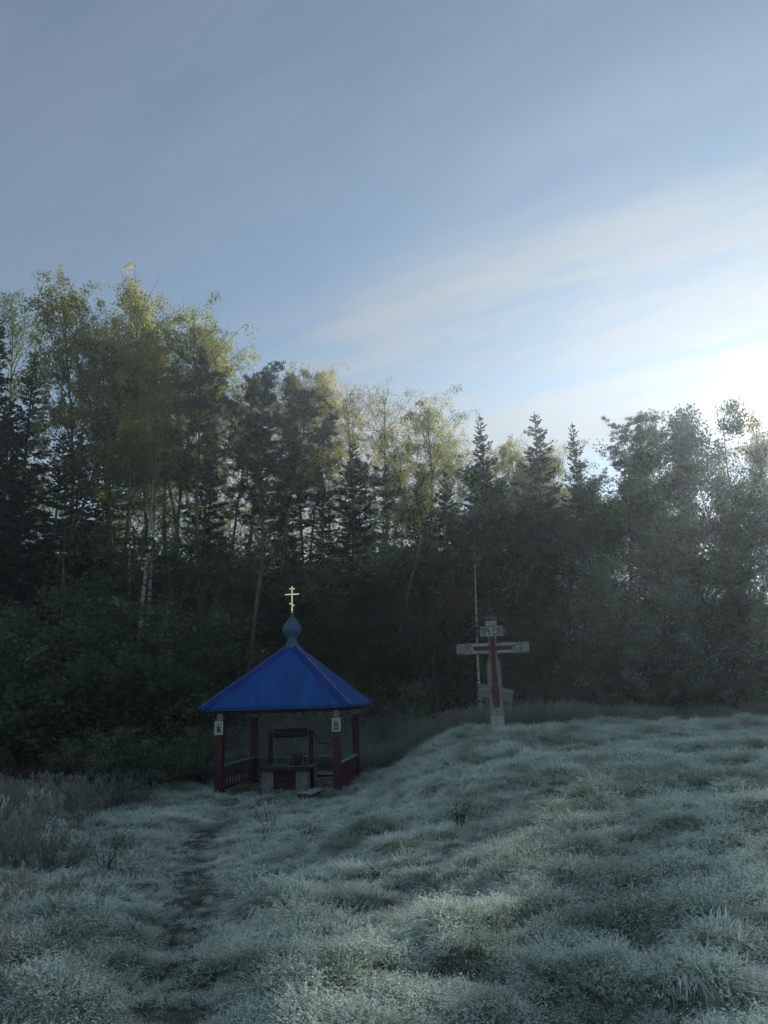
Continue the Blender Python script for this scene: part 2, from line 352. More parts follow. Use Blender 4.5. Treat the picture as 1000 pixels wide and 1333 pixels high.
def build_path():
    t = np.linspace(0, 1, 90); seg = np.linspace(0, len(PATH) - 1, 90)
    px = np.interp(seg, range(len(PATH)), PATH[:, 0]); py = np.interp(seg, range(len(PATH)), PATH[:, 1])
    k = np.ones(7) / 7
    px = np.concatenate([px[:3], np.convolve(px, k, 'valid'), px[-3:]]); dx, dy = np.gradient(px), np.gradient(py)
    L = np.hypot(dx, dy); nxv, nyv = dy / L, -dx / L
    off = np.linspace(-.24, .24, 7)
    w = 1 + .35 * vnoise(py * 1.3, py * 0 + 3)
    PX = px[:, None] + nxv[:, None] * off * w[:, None]; PY = py[:, None] + nyv[:, None] * off * w[:, None]
    PZ = hz(PX, PY) + .012
    m = MB(); n = len(off); i = np.arange(len(px) - 1)[:, None] * n; j = np.arange(n - 1)[None]
    m.add(np.stack([PX, PY, PZ], -1).reshape(-1, 3), np.stack([i + j, i + j + 1, i + n + j + 1, i + n + j], -1).reshape(-1, 4))
    tag(m.obj('path', M['path'], smooth=True), kind='structure')
build_path()

# ------------------------------------------------------------------ gazebo over the well
def roof_panel_mesh(e, h, ap):
    """one triangular face of ribbed sheet (front face, eave along x at y=-e)"""
    m = MB(); pitch = .132; cols = []
    x = -e
    while x < e - 1e-6:
        for dx, up in ((0, 0), (.028, .016), (.060, .016), (.088, 0)): cols.append((x + dx, up))
        x += pitch
    cols = [(x, u) for x, u in cols if x < e] + [(e, 0)]
    nrm = Vector((0, -(ap - h), e)).normalized()
    v, f = [], []
    for x, u in cols:
        t = max(0.0, 1 - abs(x) / e)
        lo = Vector((x, -e, h)) + nrm * u; hi = Vector((x, -e * (1 - t), h + (ap - h) * t)) + nrm * u
        v += [lo, hi, lo - nrm * .012, hi - nrm * .012]
    n = len(cols)
    for k in range(n - 1):
        a, b = 4 * k, 4 * k + 4
        f += [(a, b, b + 1, a + 1), (a + 2, a + 3, b + 3, b + 2), (a, a + 2, b + 2, b)]
    m.add([tuple(q) for q in v], f)
    return m
def build_gazebo():
    w, e, h, ap, r = 1.54, 1.98, 2.145, 3.90, .70
    t = thing('gazebo', (GX, GY, GZ), GROT, 'open gazebo with blue hipped roof, onion dome and maroon posts over a well', 'gazebo')
    for sx in (-1, 1):
        for sy in (-1, 1):
            p = boxpart('post', t, (sx * w, sy * w, .86), (.185, .185, 1.96), M['maroon'])
            boxpart('post_head', p, (0, 0, 1.07), (.15, .15, .18), M['wood_grey'])
            boxpart('plinth_board', p, (0, 0, -.86), (.225, .225, .26), M['maroon'])
            if sy < 0: icon(p, sx)
    for k in range(4):
        rot = Matrix.Rotation(k * math.pi / 2, 4, 'Z')
        c = rot @ Vector((0, -w, 2.05))
        boxpart('beam', t, c, (2 * w + .32 if k % 2 == 0 else 2 * w - .13, .13, .13), M['wood_dark'], rot)
        o = roof_panel_mesh(e, h, ap).obj('roof_panel', M['roof'], t); o.matrix_local = rot
        # eave strip hanging under the sheet
        q = rot @ Vector((0, -e + .05, h - .03)); boxpart('eave_board', t, q, (2 * e - .06 if k % 2 == 0 else 2 * e - .13, .025, .06), M['roof'], rot, bevel=.004)
        # hip cap: two flat flanges folded over the hip
        m = MB(); A = Vector((e, -e, h)); B = Vector((0, 0, ap)); d = (B - A).normalized()
        n1 = Vector((0, -(ap - h), e)).normalized(); n2 = Vector(((ap - h), 0, e)).normalized()
        s1 = d.cross(n1).normalized(); s2 = d.cross(n2).normalized()
        if s1.x > 0: s1 = -s1
        if s2.y < 0: s2 = -s2
        up = ((n1 + n2) / 2).normalized() * .030
        W = .19
        pts = [A + up, B + up + d * .02, B + n1 * .024 + s1 * W, A + n1 * .024 + s1 * W * .9 + d * .02, B + n2 * .024 + s2 * W, A + n2 * .024 + s2 * W * .9 + d * .02]
        low = [p_ - Vector((0, 0, .014)) for p_ in pts]
        m.add([tuple(p_) for p_ in pts + low], [(0, 1, 2, 3), (0, 5, 4, 1), (6, 9, 8, 7), (6, 7, 10, 11), (3, 2, 8, 9), (5, 11, 10, 4), (0, 3, 9, 6), (0, 6, 11, 5)])
        o = m.obj('hip_cap', M['cap'], t); o.matrix_local = rot
        m = MB(); m.tube([tuple(A + up + d * .01), tuple(B + up)], .011, 6); o2 = m.obj('ridge_bead', M['capedge'], o)
        # hip rafter below
        m = MB(); m.tube([tuple(A - Vector((.1, -.1, .08))), tuple(B - Vector((0, 0, .16)))], .05, 4); o = m.obj('rafter', M['wood_dark'], t); o.matrix_local = rot
    # railings left, back and right
    for k, nb in ((1, 3), (2, 11), (3, 11)):
        rot = {1: Matrix.Rotation(math.pi, 4, 'Z'), 2: Matrix.Rotation(-math.pi / 2, 4, 'Z'), 3: Matrix.Rotation(math.pi / 2, 4, 'Z')}[k]
        L = 2 * w - .17
        back = k == 1
        boxpart('hand_rail', t, rot @ Vector((0, -w, r if not back else r - .01)), (L, .13 if not back else .09, .04), M['rail'], rot, bevel=.005)
        boxpart('bottom_rail', t, rot @ Vector((0, -w, .13)), (L, .05, .06), M['baluster'], rot, bevel=.004)
        for i in range(nb):
            x = -L / 2 + L * (i + .5) / nb
            m = MB(); hgt = r - .03 - .15
            if back: m.box((0, 0, 0), (.06, .05, hgt))
            else: m.lathe([(.016, -hgt / 2), (.028, -hgt / 2 + .06), (.018, -hgt / 2 + .12), (.033, -.02), (.018, hgt / 2 - .12), (.028, hgt / 2 - .06), (.016, hgt / 2)], 8)
            o = m.obj('baluster', M['baluster'], t, smooth=not back); o.location = rot @ Vector((x, -w, .15 + hgt / 2)); 
    # drum, onion dome, gilded cross
    m = MB(); m.lathe([(.02, ap - .16), (.24, ap - .16), (.15, ap + .02), (.13, ap + .06), (.13, ap + .13), (.16, ap + .15), (.16, ap + .18), (.02, ap + .18)], 8)
    m.obj('drum', M['dome'], t)
    z0 = ap + .17
    prof = [(.02, z0 - .005), (.15, z0), (.205, z0 + .045), (.255, z0 + .11), (.275, z0 + .19), (.268, z0 + .26), (.235, z0 + .34), (.18, z0 + .42), (.12, z0 + .49), (.07, z0 + .55), (.035, z0 + .61), (.022, z0 + .69), (.01, z0 + .70)]
    m = MB(); m.lathe(prof, 8); dm = m.obj('onion_dome', M['dome'], t)
    for k in range(8):
        a = (k + .5) * math.pi / 4
        m = MB(); m.tube([(r_ * 1.0 * math.cos(a), r_ * math.sin(a), z_) for r_, z_ in prof[1:-1]], .006, 5); m.obj('seam', M['dome'], dm)
    zc = z0 + .68
    cr = link('gilded_cross', None, t); cr.location = (0, 0, zc)
    boxpart('upright', cr, (0, 0, .385), (.042, .022, .79), M['gold'], bevel=.006)
    boxpart('crossbar', cr, (0, 0, .54), (.42, .028, .046), M['gold'], bevel=.006)
    boxpart('title_bar', cr, (0, 0, .70), (.17, .028, .044), M['gold'], bevel=.006)
    boxpart('foot_bar', cr, (0, 0, .24), (.19, .028, .040), M['gold'], Matrix.Rotation(R(28), 4, 'Y'), bevel=.006)
    m = MB(); m.lathe([(.01, -.03), (.035, -.01), (.042, .02), (.03, .05), (.01, .06)], 10); m.obj('ball', M['gold'], cr, smooth=True)
    return t
def icon(p, sx):
    """small saint picture on a white board fixed to the post front"""
    o = boxpart('icon_board', p, (.008 * sx, -.108, .80), (.225, .022, .335), M['paper'], bevel=.003)
    boxpart('picture', o, (0, -.0125, 0), (.18, .004, .285), M['icon_bg'], bevel=0)
    if sx > 0:
        prof = [(-.062, -.125), (.062, -.125), (.052, -.02), (.036, .035), (-.036, .035), (-.052, -.02)]; head = (0, .062)
    else:
        prof = [(-.03, -.11), (.058, -.11), (.05, -.05), (.03, -.03), (.045, .02), (.012, .05), (-.034, .035), (-.046, -.05)]; head = (-.006, .078)
    m = MB(); n = len(prof); m.add([(x, -.0185, z) for x, z in prof] + [(x, -.013, z) for x, z in prof], [tuple(range(n))]); 
    m.f.append((np.array([[k, k + n, (k + 1) % n + n, (k + 1) % n] for k in range(n)]), 0, 0.0))
    m.obj('robe', M['icon_dark'], o)
    for nm, rr, mt, yy in (('halo', .040, 'icon_skin', -.0175), ('head', .022, 'icon_dark', -.0205)):
        m = MB(); a = np.linspace(0, 2 * np.pi, 16, endpoint=False)
        m.add([(head[0] + rr * math.cos(q), yy, head[1] + rr * math.sin(q)) for q in a] + [(head[0] + rr * math.cos(q), -.012, head[1] + rr * math.sin(q)) for q in a], [tuple(range(16))])
        m.f.append((np.array([[k, k + 16, (k + 1) % 16 + 16, (k + 1) % 16] for k in range(16)]), 0, 0.0)); m.obj(nm, M[mt], o)
    if sx > 0:
        m = MB(); m.box((0, -.0205, -.055), (.045, .004, .06)); m.obj('book', M['icon_skin'], o)
build_gazebo()

def build_well():
    c = Matrix.Translation((GX, GY, GZ)) @ Matrix.Rotation(GROT, 4, 'Z')
    t = thing('well', c @ Vector((.14, -.80, -.02)), GROT, 'square well with concrete corner piers, plank sides and a log windlass', 'well')
    W, D, H = 1.22, 1.24, .60
    for sx in (-1, 1):
        for sy in (-1, 1):
            boxpart('pier', t, (sx * (W / 2 - .16), sy * (D / 2 - .16), H / 2 - .08), (.32, .32, H + .16), M['concrete'], bevel=.015)
    for k in range(4):
        z = .08 + k * .145
        for s in (-1, 1):
            boxpart('plank', t, (0, s * (D / 2 - .10), z), (W - .64, .04, .138), M['brick_red'], bevel=.004)
            boxpart('plank', t, (s * (W / 2 - .10), 0, z), (.04, D - .64, .138), M['brick_red'], bevel=.004)
    # board deck with a square hatch
    n = 8; dw = (D + .12) / n
    for k in range(n):
        y = -(D + .12) / 2 + dw * (k + .5)
        if k in (3, 4):
            for s in (-1, 1): boxpart('deck_board', t, (s * .48, y, H + .035), (.40, dw - .012, .045), M['deck'], bevel=.004)
        else: boxpart('deck_board', t, (0, y, H + .035), (W + .14, dw - .012, .045 + .004 * (k % 2)), M['deck'], bevel=.004)
    boxpart('hatch_cover', t, (-.25, -.02, H + .085), (.55, .44, .035), M['deck'], Matrix.Rotation(R(7), 4, 'Z'))
    boxpart('front_edging', t, (0, -(D + .14) / 2 - .016, H + .02), (W + .16, .03, .10), M['wood_dark'])
    for s in (-1, 1):
        p = boxpart('windlass_post', t, (s * .555, .05, .74), (.095, .11, 1.58), M['wood_dark'], bevel=.01)
        boxpart('bearing_strap', p, (0, -.06, .73), (.11, .012, .08), M['iron'], bevel=.002)
    m = MB(); xs_ = np.linspace(-.435, .435, 9); rr = .112 + .006 * np.sin(np.arange(9) * 2.1)
    m.tube([(x, 0, 0) for x in xs_], rr, 12); d = m.obj('drum', M['wood_dark'], t, smooth=False); d.location = (0, .05, 1.47)
    for k in range(7):
        m = MB(); a = np.linspace(0, 2 * np.pi, 13); m.tube([(-.12 + k * .03 + .03 * q / 6.283, .120 * math.cos(q), .120 * math.sin(q)) for q in a], .011, 5); m.obj('rope_turn', M['iron'], d)
    m = MB(); m.tube([(-.62, 0, 0), (.66, 0, 0)], .018, 6); m.obj('axle', M['iron'], d)
    m = MB(); m.tube([(.64, 0, 0), (.70, -.02, -.12), (.79, -.03, -.27), (.83, -.03, -.285), (1.08, -.03, -.29)], .015, 6); m.obj('crank', M['iron'], d)
    # bucket on the deck
    b = thing('bucket', c @ Vector((.36, -.93, H + .058 - .02)), GROT, 'dull zinc bucket standing on the well deck', 'bucket')
    m = MB(); m.lathe([(.01, .004), (.10, .004), (.105, .0), (.145, .27), (.152, .275), (.152, .283), (.140, .283), (.138, .27), (.098, .02), (.01, .02)], 20); m.obj('pail', M['zinc'], b, smooth=True)
    a = np.linspace(0, np.pi, 12); m = MB(); m.tube([(.15 * math.cos(q), .10 * math.sin(q) , .262 + .05 * math.sin(q)) for q in a], .005, 5); m.obj('handle', M['iron'], b)
    for s in (-1, 1): m = MB(); m.box((s * .15, 0, .262), (.012, .03, .035)); m.obj('ear', M['iron'], b)
build_well()

def build_bench():
    A, B = Vector((-2.12, 18.55)), Vector((-1.86, 19.72)); mid = (A + B) / 2; L = (B - A).length
    rz = math.atan2(B.y - A.y, B.x - A.x) - math.pi / 2
    gz = float(hz(mid.x, mid.y)); top = .24
    t = thing('bench', (mid.x, mid.y, gz), rz, 'low plank bench with a red painted end in front of the well', 'bench')
    boxpart('seat', t, (0, 0, top - .025), (.28, L, .05), M['bench_top'], bevel=.006)
    boxpart('end_board', t, (0, -L / 2 - .014, top - .04), (.285, .024, .085), M['red_paint'], bevel=.004)
    for s in (-1, 1): boxpart('leg', t, (0, s * L * .36, top / 2 - .09), (.20, .07, top + .09), M['wood_dark'], bevel=.006)
build_bench()

# ------------------------------------------------------------------ wooden wayside cross
def strokes(parent, name, segs, ox, oz, s, y, wd=.026, sx=.74):
    m = MB(); segs = [(a * sx, b, c * sx, d) for a, b, c, d in segs]
    for (x0, z0, x1, z1) in segs:
        L = math.hypot(x1 - x0, z1 - z0) * s
        m.box((ox + (x0 + x1) / 2 * s, y, oz + (z0 + z1) / 2 * s), (L + wd * .7, .012, wd), Matrix.Rotation(-math.atan2(z1 - z0, x1 - x0), 4, 'Y'))
    return m.obj(name, M['letter'], parent)
GL = {  # strokes of the carved letters, x 0..0.5, z 0..1
    'TSE': [(0, 1, 0, .12), (.4, 1, .4, .12), (0, .12, .48, .12), (.48, .12, .48, -.06)],
    'ER': [(0, 0, 0, 1), (0, 1, .36, 1), (.36, 1, .4, .55), (0, .52, .36, .52)],
    'SOFT': [(0, 1, 0, 0), (0, 0, .36, 0), (.36, 0, .36, .48), (0, .48, .36, .48)],
    'ES': [(.4, 1, .05, 1), (.03, 1, .03, 0), (.05, 0, .4, 0), (.4, 1, .4, .84), (.4, 0, .4, .16)],
    'EL': [(0, 0, .18, 1), (.18, 1, .42, 1), (.42, 1, .42, 0)],
    'VE': [(0, 0, 0, 1), (0, 1, .34, 1), (.34, 1, .34, .52), (0, .52, .38, .52), (.38, .52, .38, 0), (0, 0, .38, 0)],
    'I': [(.2, 0, .2, 1)], 'HA': [(0, 0, .42, 1), (.42, 0, 0, 1)], 'BAR': [(0, 1.24, 1.0, 1.24), (1.0, 1.24, 1.0, 1.12), (0, 1.24, 0, 1.12)]}
def build_cross():
    p = at(648, 947, 23.0); gz = float(hz(p.x, p.y))
    H = at(634, 797, 23.0).z - gz
    t = thing('wayside_cross', (p.x, p.y, gz), R(-2), 'tall carved wooden cross with a red inlaid cross under a gabled roof', 'cross')
    boxpart('plinth', t, (0, 0, .15), (.40, .40, .62), M['concrete_pale'], bevel=.02)
    k = H / 3.55
    # shaft of a thick beam flanked by two thinner carved edge planks, set back
    boxpart('shaft', t, (0, 0, .42 + 1.40), (.25, .17, 2.80), M['wood_pale'], bevel=.012)
    for s in (-1, 1):
        m = MB(); prof = [(.128, .62), (.185, .62), (.205, 1.0), (.225, 1.9), (.215, 2.02), (.17, 2.16), (.128, 2.16)]
        n = len(prof)
        m.add([(s * x, -.055, z) for x, z in prof] + [(s * x, .055, z) for x, z in prof], [tuple(range(n)) if s < 0 else tuple(range(n))[::-1], tuple(range(n, 2 * n))[::-1] if s < 0 else tuple(range(n, 2 * n))])
        m.f.append((np.array([[q, q + n, (q + 1) % n + n, (q + 1) % n] for q in range(n)]), 0, 0.0)); m.obj('edge_plank', M['wood_pale'], t)
        m = MB(); m.box((s * .155, -.062, 1.35), (.022, .02, 1.42)); m.obj('moulding', M['whitewash'], t)
    boxpart('lower_shaft', t, (0, .01, .60), (.39, .22, .44), M['wood_grey'], bevel=.01)
    zb, zt = 2.46, 2.98
    b = boxpart('crossbar', t, (0, .005, zb), (2.22, .15, .34), M['wood_pale_h'], bevel=.02)
    for s in (-1, 1):
        boxpart('bar_face', b, (s * .47, -.082, 0), (.66, .016, .27), M['whitewash'], bevel=.004)
        boxpart('bar_end', b, (s * .985, -.018, .004), (.255, .16, .31), M['wood_grey'], bevel=.02)
    tb = boxpart('title_board', t, (0, .0, zt), (.70, .15, .32), M['wood_pale_h'], bevel=.015)
    for s in (-1, 1): boxpart('title_end', tb, (s * .415, .04, 0), (.145, .10, .30), M['roofing'], bevel=.012)
    boxpart('title_face', tb, (0, -.094, 0), (.68, .016, .30), M['whitewash'], bevel=.004)
    boxpart('shaft_head', t, (0, 0, 3.215), (.34, .17, .16), M['whitewash'], bevel=.02)
    m = MB(); m.lathe([(.01, .0), (.20, .0), (.215, .03), (.19, .10), (.15, .155), (.10, .18), (.01, .19)], 20); o = m.obj('cap', M['zinc'], t, smooth=True); o.location = (-.01, -.01, 3.295); o.scale = (1, .7, 1)
    m = MB(); m.lathe([(.01, 0), (.09, 0), (.075, .10), (.10, .14), (.06, .24), (.01, .29)], 10); o = m.obj('finial', M['roofing'], t, smooth=True); o.location = (0, .03, 3.45)
    # slanting foot bar
    rot = Matrix.Rotation(R(13), 4, 'Y')
    fb = boxpart('foot_bar', t, (0, .012, 1.12), (1.06, .17, .40), M['wood_pale_h'], rot, bevel=.02)
    # red inlaid cross
    boxpart('red_upright', t, (0, -.098, 1.855), (.135, .022, 1.92), M['red_paint'], bevel=.004)
    boxpart('red_lower_plate', t, (0, -.094, 1.02), (.21, .018, .62), M['red_paint'], bevel=.004)
    for s in (-1, 1): boxpart('red_arm', t, (s * .325, -.1015, zb), (.52, .022, .135), M['red_paint'], bevel=.004)
    boxpart('red_head', t, (0, -.112, 2.70), (.20, .016, .05), M['letter'], bevel=.002)
    # gable boards
    for s in (-1, 1):
        A = Vector((0, 0, 3.62)); B = Vector((s * 1.33, 0, 2.42)); L = (B - A).length; mid = (A + B) / 2
        o = boxpart('roof_board', t, (mid.x, .03, mid.z), (L, .30, .04), M['roofing'], Matrix.Rotation(math.atan2(A.z - B.z, s * (B.x - A.x)) * s, 4, 'Y'), bevel=.004)
    boxpart('brace', t, (0, .12, 3.36), (.10, .06, .42), M['roofing'])
    # lettering: the king-of-glory title and the two monograms
    y = -.107
    s = .205
    for q, g_ in enumerate(('TSE', 'ER', 'SOFT')): strokes(t, 'letter', GL[g_], -.300 + q * .098, zt - .115, s, y, .019)
    for q, g_ in enumerate(('ES', 'EL', 'VE')): strokes(t, 'letter', GL[g_], .045 + q * .098, zt - .115, s, y, .019)
    for ox in (-.31, .03): strokes(t, 'title_bar', GL['BAR'], ox, zt - .125, .21, y, .012, 1.25).scale = (1, 1, 1)
    y = -.092
    for q, g_ in enumerate(('I', 'ES')): strokes(t, 'letter', GL[g_], -.79 + q * .085, zb - .105, .21, y, .022)
    for q, g_ in enumerate(('HA', 'ES')): strokes(t, 'letter', GL[g_], .60 + q * .105, zb - .105, .21, y, .022)
    return t
build_cross()

# ------------------------------------------------------------------ trees
def rand_unit(rng, n):
    v = rng.normal(size=(n, 3)); return v / (np.linalg.norm(v, axis=1)[:, None] + 1e-9)
def put_leaves(mb, rng, C, size, aspect=.62, tint=(0, 1), hang=.3, mat=0):
    n = len(C); u = rand_unit(rng, n); u[:, 2] -= hang; u /= np.linalg.norm(u, axis=1)[:, None]
    w = np.cross(u, rand_unit(rng, n)); w /= np.linalg.norm(w, axis=1)[:, None] + 1e-9
    s = size * rng.uniform(.65, 1.25, n)[:, None] * .5
    mb.leaves(C, u * s, w * s * aspect, tint, mat)
def limb(rng, p0, d0, L, n, bend, wob=.12):
    """polyline that starts along d0 and bends by 'bend' (vector added per unit)"""
    pts = [np.array(p0, float)]; d = np.array(d0, float); d /= np.linalg.norm(d)
    for k in range(n):
        d = d + np.array(bend) / n + rng.normal(size=3) * wob / math.sqrt(n); d /= np.linalg.norm(d)
        pts.append(pts[-1] + d * L / n)
    return np.array(pts)
def interp_line(P, t):
    k = np.asarray(t) * (len(P) - 1); i = np.clip(k.astype(int), 0, len(P) - 2); f = (k - i)[:, None]
    return P[i] * (1 - f) + P[i + 1] * f

def gen_birch(seed, H=22., cb=.42, spread=.17, nleaf=11000, size=.15, yellow=.3, droop=1.0, nb=34, fork=False, dull=False, brown=False, top_yellow=.25, stem_r=.0075):
    rng = np.random.RandomState(seed); tr, cr = MB(), MB()
    T = limb(rng, (0, 0, -.4), (rng.normal() * .03, rng.normal() * .03, 1), H * .93 + .4, 11, (0, 0, .25), .10)
    rad = np.linspace(1, .06, 12) ** .9 * stem_r * H + .012
    tr.tube(T, rad, 8)
    stems = [(T, cb)]
    if fork:
        b0 = interp_line(T, np.array([.34]))[0]; F = limb(rng, b0, (rng.choice([-1, 1]) * .35, .1, 1), H * .58, 8, (0, 0, .5), .12)
        tr.tube(F, np.linspace(.7, .05, 9) * stem_r * H + .01, 7); stems.append((F, .2))
    sec = []
    for S, c0 in stems:
        m = nb if S is T else nb // 2
        for k in range(m):
            q = c0 + (1 - c0) * ((k + rng.rand()) / m) ** .92 * .985
            p0 = interp_line(S, np.array([q]))[0]; rel = (q - c0) / (1 - c0)
            prof = .55 + .85 * math.sin(min(1, rel * .80 + .16) * math.pi) ** .8 - .35 * rel ** 3
            L = spread * H * prof * rng.uniform(.7, 1.2) * (1 if S is T else .75)
            a = k * 2.4 + rng.rand() * .9; el = R(rng.uniform(25, 55)) + rel * .55
            B = limb(rng, p0, (math.cos(a) * math.cos(el), math.sin(a) * math.cos(el), math.sin(el)), L, 6, (0, 0, -.55 * droop), .35)
            r0 = .0016 * H * (1 - .6 * rel) + .008
            tr.tube(B, np.linspace(r0, .006, 7), 4, 1, cap=False)
            for w in range(rng.randint(6, 10)):
                tt = rng.uniform(.22, 1); b0 = interp_line(B, np.array([tt]))[0]
                aa = rng.rand() * 6.283; e2 = rng.uniform(-.3, .7)
                l2 = L * rng.uniform(.22, .5) * (1.15 - .5 * tt) + .3
                D = limb(rng, b0, (math.cos(aa), math.sin(aa), e2), l2, 4, (0, 0, -1.3 * droop), .35)
                tr.tube(D, np.linspace(.008, .003, 5), 3, 1, cap=False); sec.append((D, q))
    lens = np.array([np.linalg.norm(np.diff(D, axis=0), axis=1).sum() for D, _ in sec]); wts = lens * rng.uniform(.15, 1.7, len(sec)); wts /= wts.sum()
    cnt = rng.multinomial(nleaf, wts); C, TI = [], []
    for (D, q), n in zip(sec, cnt):
        if n == 0: continue
        P = interp_line(D, rng.beta(1.6, 1.0, n)); P = P + rng.normal(size=(n, 3)) * .13
        P[:, 2] -= rng.exponential(.20 * droop, n)
        C.append(P); TI.append(np.clip(yellow + top_yellow * (q - .6) + rng.normal() * .14 + rng.normal(size=n) * .10, .01, 1))
    C = np.concatenate(C); put_leaves(cr, rng, C, size, .62, np.concatenate(TI), .5)
    return (tr.mesh('trunk', [M['birch_backlit'] if dull else M['birch'], M['twig']], True), cr.mesh('crown', [M['leaf_brown'] if brown else M['leaf_birch']]), H)

def gen_broad(seed, H=14., cb=.15, spread=.30, nleaf=12000, size=.16, mat='leaf_green', nb=30, ti=.4, bark='bark', droop=.5):
    rng = np.random.RandomState(seed); tr, cr = MB(), MB(); sec = []
    stems = []
    for k in range(rng.randint(2, 4)):
        a = rng.rand() * 6.283
        S = limb(rng, (rng.normal() * .12, rng.normal() * .12, -.3), (math.cos(a) * .16, math.sin(a) * .16, 1), H * rng.uniform(.78, .98) if k else H * .97, 9, (0, 0, .3), .16)
        tr.tube(S, np.linspace(1, .08, 10) * .0085 * H, 7); stems.append(S)
    for S in stems:
        for k in range(nb // len(stems) + 4):
            q = cb + (1 - cb) * rng.rand() ** .9 * .98; rel = (q - cb) / (1 - cb); p0 = interp_line(S, np.array([q]))[0]
            L = spread * H * (.35 + .8 * math.sin(min(1, rel + .18) * math.pi) ** .7) * rng.uniform(.6, 1.15)
            a = rng.rand() * 6.283; el = R(rng.uniform(5, 50))
            B = limb(rng, p0, (math.cos(a) * math.cos(el), math.sin(a) * math.cos(el), math.sin(el)), L, 5, (0, 0, -.3 * droop), .4)
            tr.tube(B, np.linspace(.0022 * H + .006, .006, 6), 4, 1, cap=False)
            for w in range(rng.randint(5, 9)):
                tt = rng.uniform(.15, 1); b0 = interp_line(B, np.array([tt]))[0]; aa = rng.rand() * 6.283
                D = limb(rng, b0, (math.cos(aa), math.sin(aa), rng.uniform(-.4, .8)), L * rng.uniform(.2, .45) + .2, 3, (0, 0, -.5 * droop), .4)
                tr.tube(D, np.linspace(.009, .004, 4), 3, 1, cap=False); sec.append(D)
    wts = rng.uniform(.1, 1.6, len(sec)); wts /= wts.sum(); cnt = rng.multinomial(nleaf, wts); C, TI = [], []
    for D, n in zip(sec, cnt):
        if n == 0: continue
        C.append(interp_line(D, rng.beta(1.6, 1, n)) + rng.normal(size=(n, 3)) * .016 * H); TI.append(np.clip(ti + rng.normal() * .16 + rng.normal(size=n) * .12, .01, 1))
    put_leaves(cr, rng, np.concatenate(C), size, .6, np.concatenate(TI), .25)
    return (tr.mesh('trunk', [M[bark], M['twig']], True), cr.mesh('crown', [M[mat]]), H)

def gen_spruce(seed, H=18., spread=.17, bare=.04):
    rng = np.random.RandomState(seed); tr, cr = MB(), MB()
    T = limb(rng, (0, 0, -.4), (0, 0, 1), H + .4, 8, (0, 0, 0), .02); tr.tube(T, np.linspace(1, .05, 9) * .0095 * H + .01, 7)
    z = bare * H; C, U, V, TI = [], [], [], []
    while z < H * .985:
        rel = z / H; L0 = ((1 - rel) ** .74) * spread * H * 1.15 + .03
        for k in range(rng.randint(5, 8)):
            a = rng.rand() * 6.283; L = L0 * rng.uniform(.5, 1.2)
            el = -.28 + .85 * rel ** 1.5 + rng.normal() * .08
            p0 = interp_line(T, np.array([(z + .4 + rng.normal() * .06) / (H + .4)]).clip(0, 1))[0]
            B = limb(rng, p0, (math.cos(a), math.sin(a), el), L, 4, (0, 0, .35 - .2 * rel), .1)
            tr.tube(B, np.linspace(.006 + .0012 * L * 3, .004, 5), 3, 1, cap=False)
            n = int(6 + L * 12); tt = np.sort(rng.beta(1.25, .9, n)); P = interp_line(B, tt)
            dirv = B[-1] - B[0]; dirv = dirv / np.linalg.norm(dirv); side = np.cross(dirv, (0, 0, 1.)); side /= np.linalg.norm(side) + 1e-9
            sg = rng.choice([-1., 1.], n)
            tl = (.07 + .30 * L * (1 - .7 * tt)).clip(.07, .8) * rng.uniform(.6, 1.2, n)
            td = dirv * .75 + sg[:, None] * side * rng.uniform(.4, 1.0, n)[:, None] + np.array((0, 0, -1.)) * rng.uniform(.05, .75, n)[:, None] * (1 - rel * .7)
            td /= np.linalg.norm(td, axis=1)[:, None]
            C.append(P + td * tl[:, None] * .5); U.append(td * tl[:, None] * .55)
            wv = np.cross(td, rand_unit(rng, n)); wv /= np.linalg.norm(wv, axis=1)[:, None] + 1e-9; V.append(wv * (.035 + .05 * tl)[:, None] * rng.uniform(.7, 1.3, n)[:, None]); TI.append(rng.uniform(.02, 1, n) * (.4 + .6 * tt))
        z += (.27 + .022 * H * (1 - rel) * .45) * rng.uniform(.8, 1.2)
    C, U, V, TI = map(np.concatenate, (C, U, V, TI)); cr.leaves(C, U, V, TI)
    ln = np.linalg.norm(U, axis=1)[:, None]; C2 = C + rng.normal(size=C.shape) * .25 * ln; cr.leaves(C2, (U + rand_unit(rng, len(U)) * ln * .8) * .6, V, TI)
    return (tr.mesh('trunk', [M['bark'], M['twig']], True), cr.mesh('crown', [M['needle']]), H)

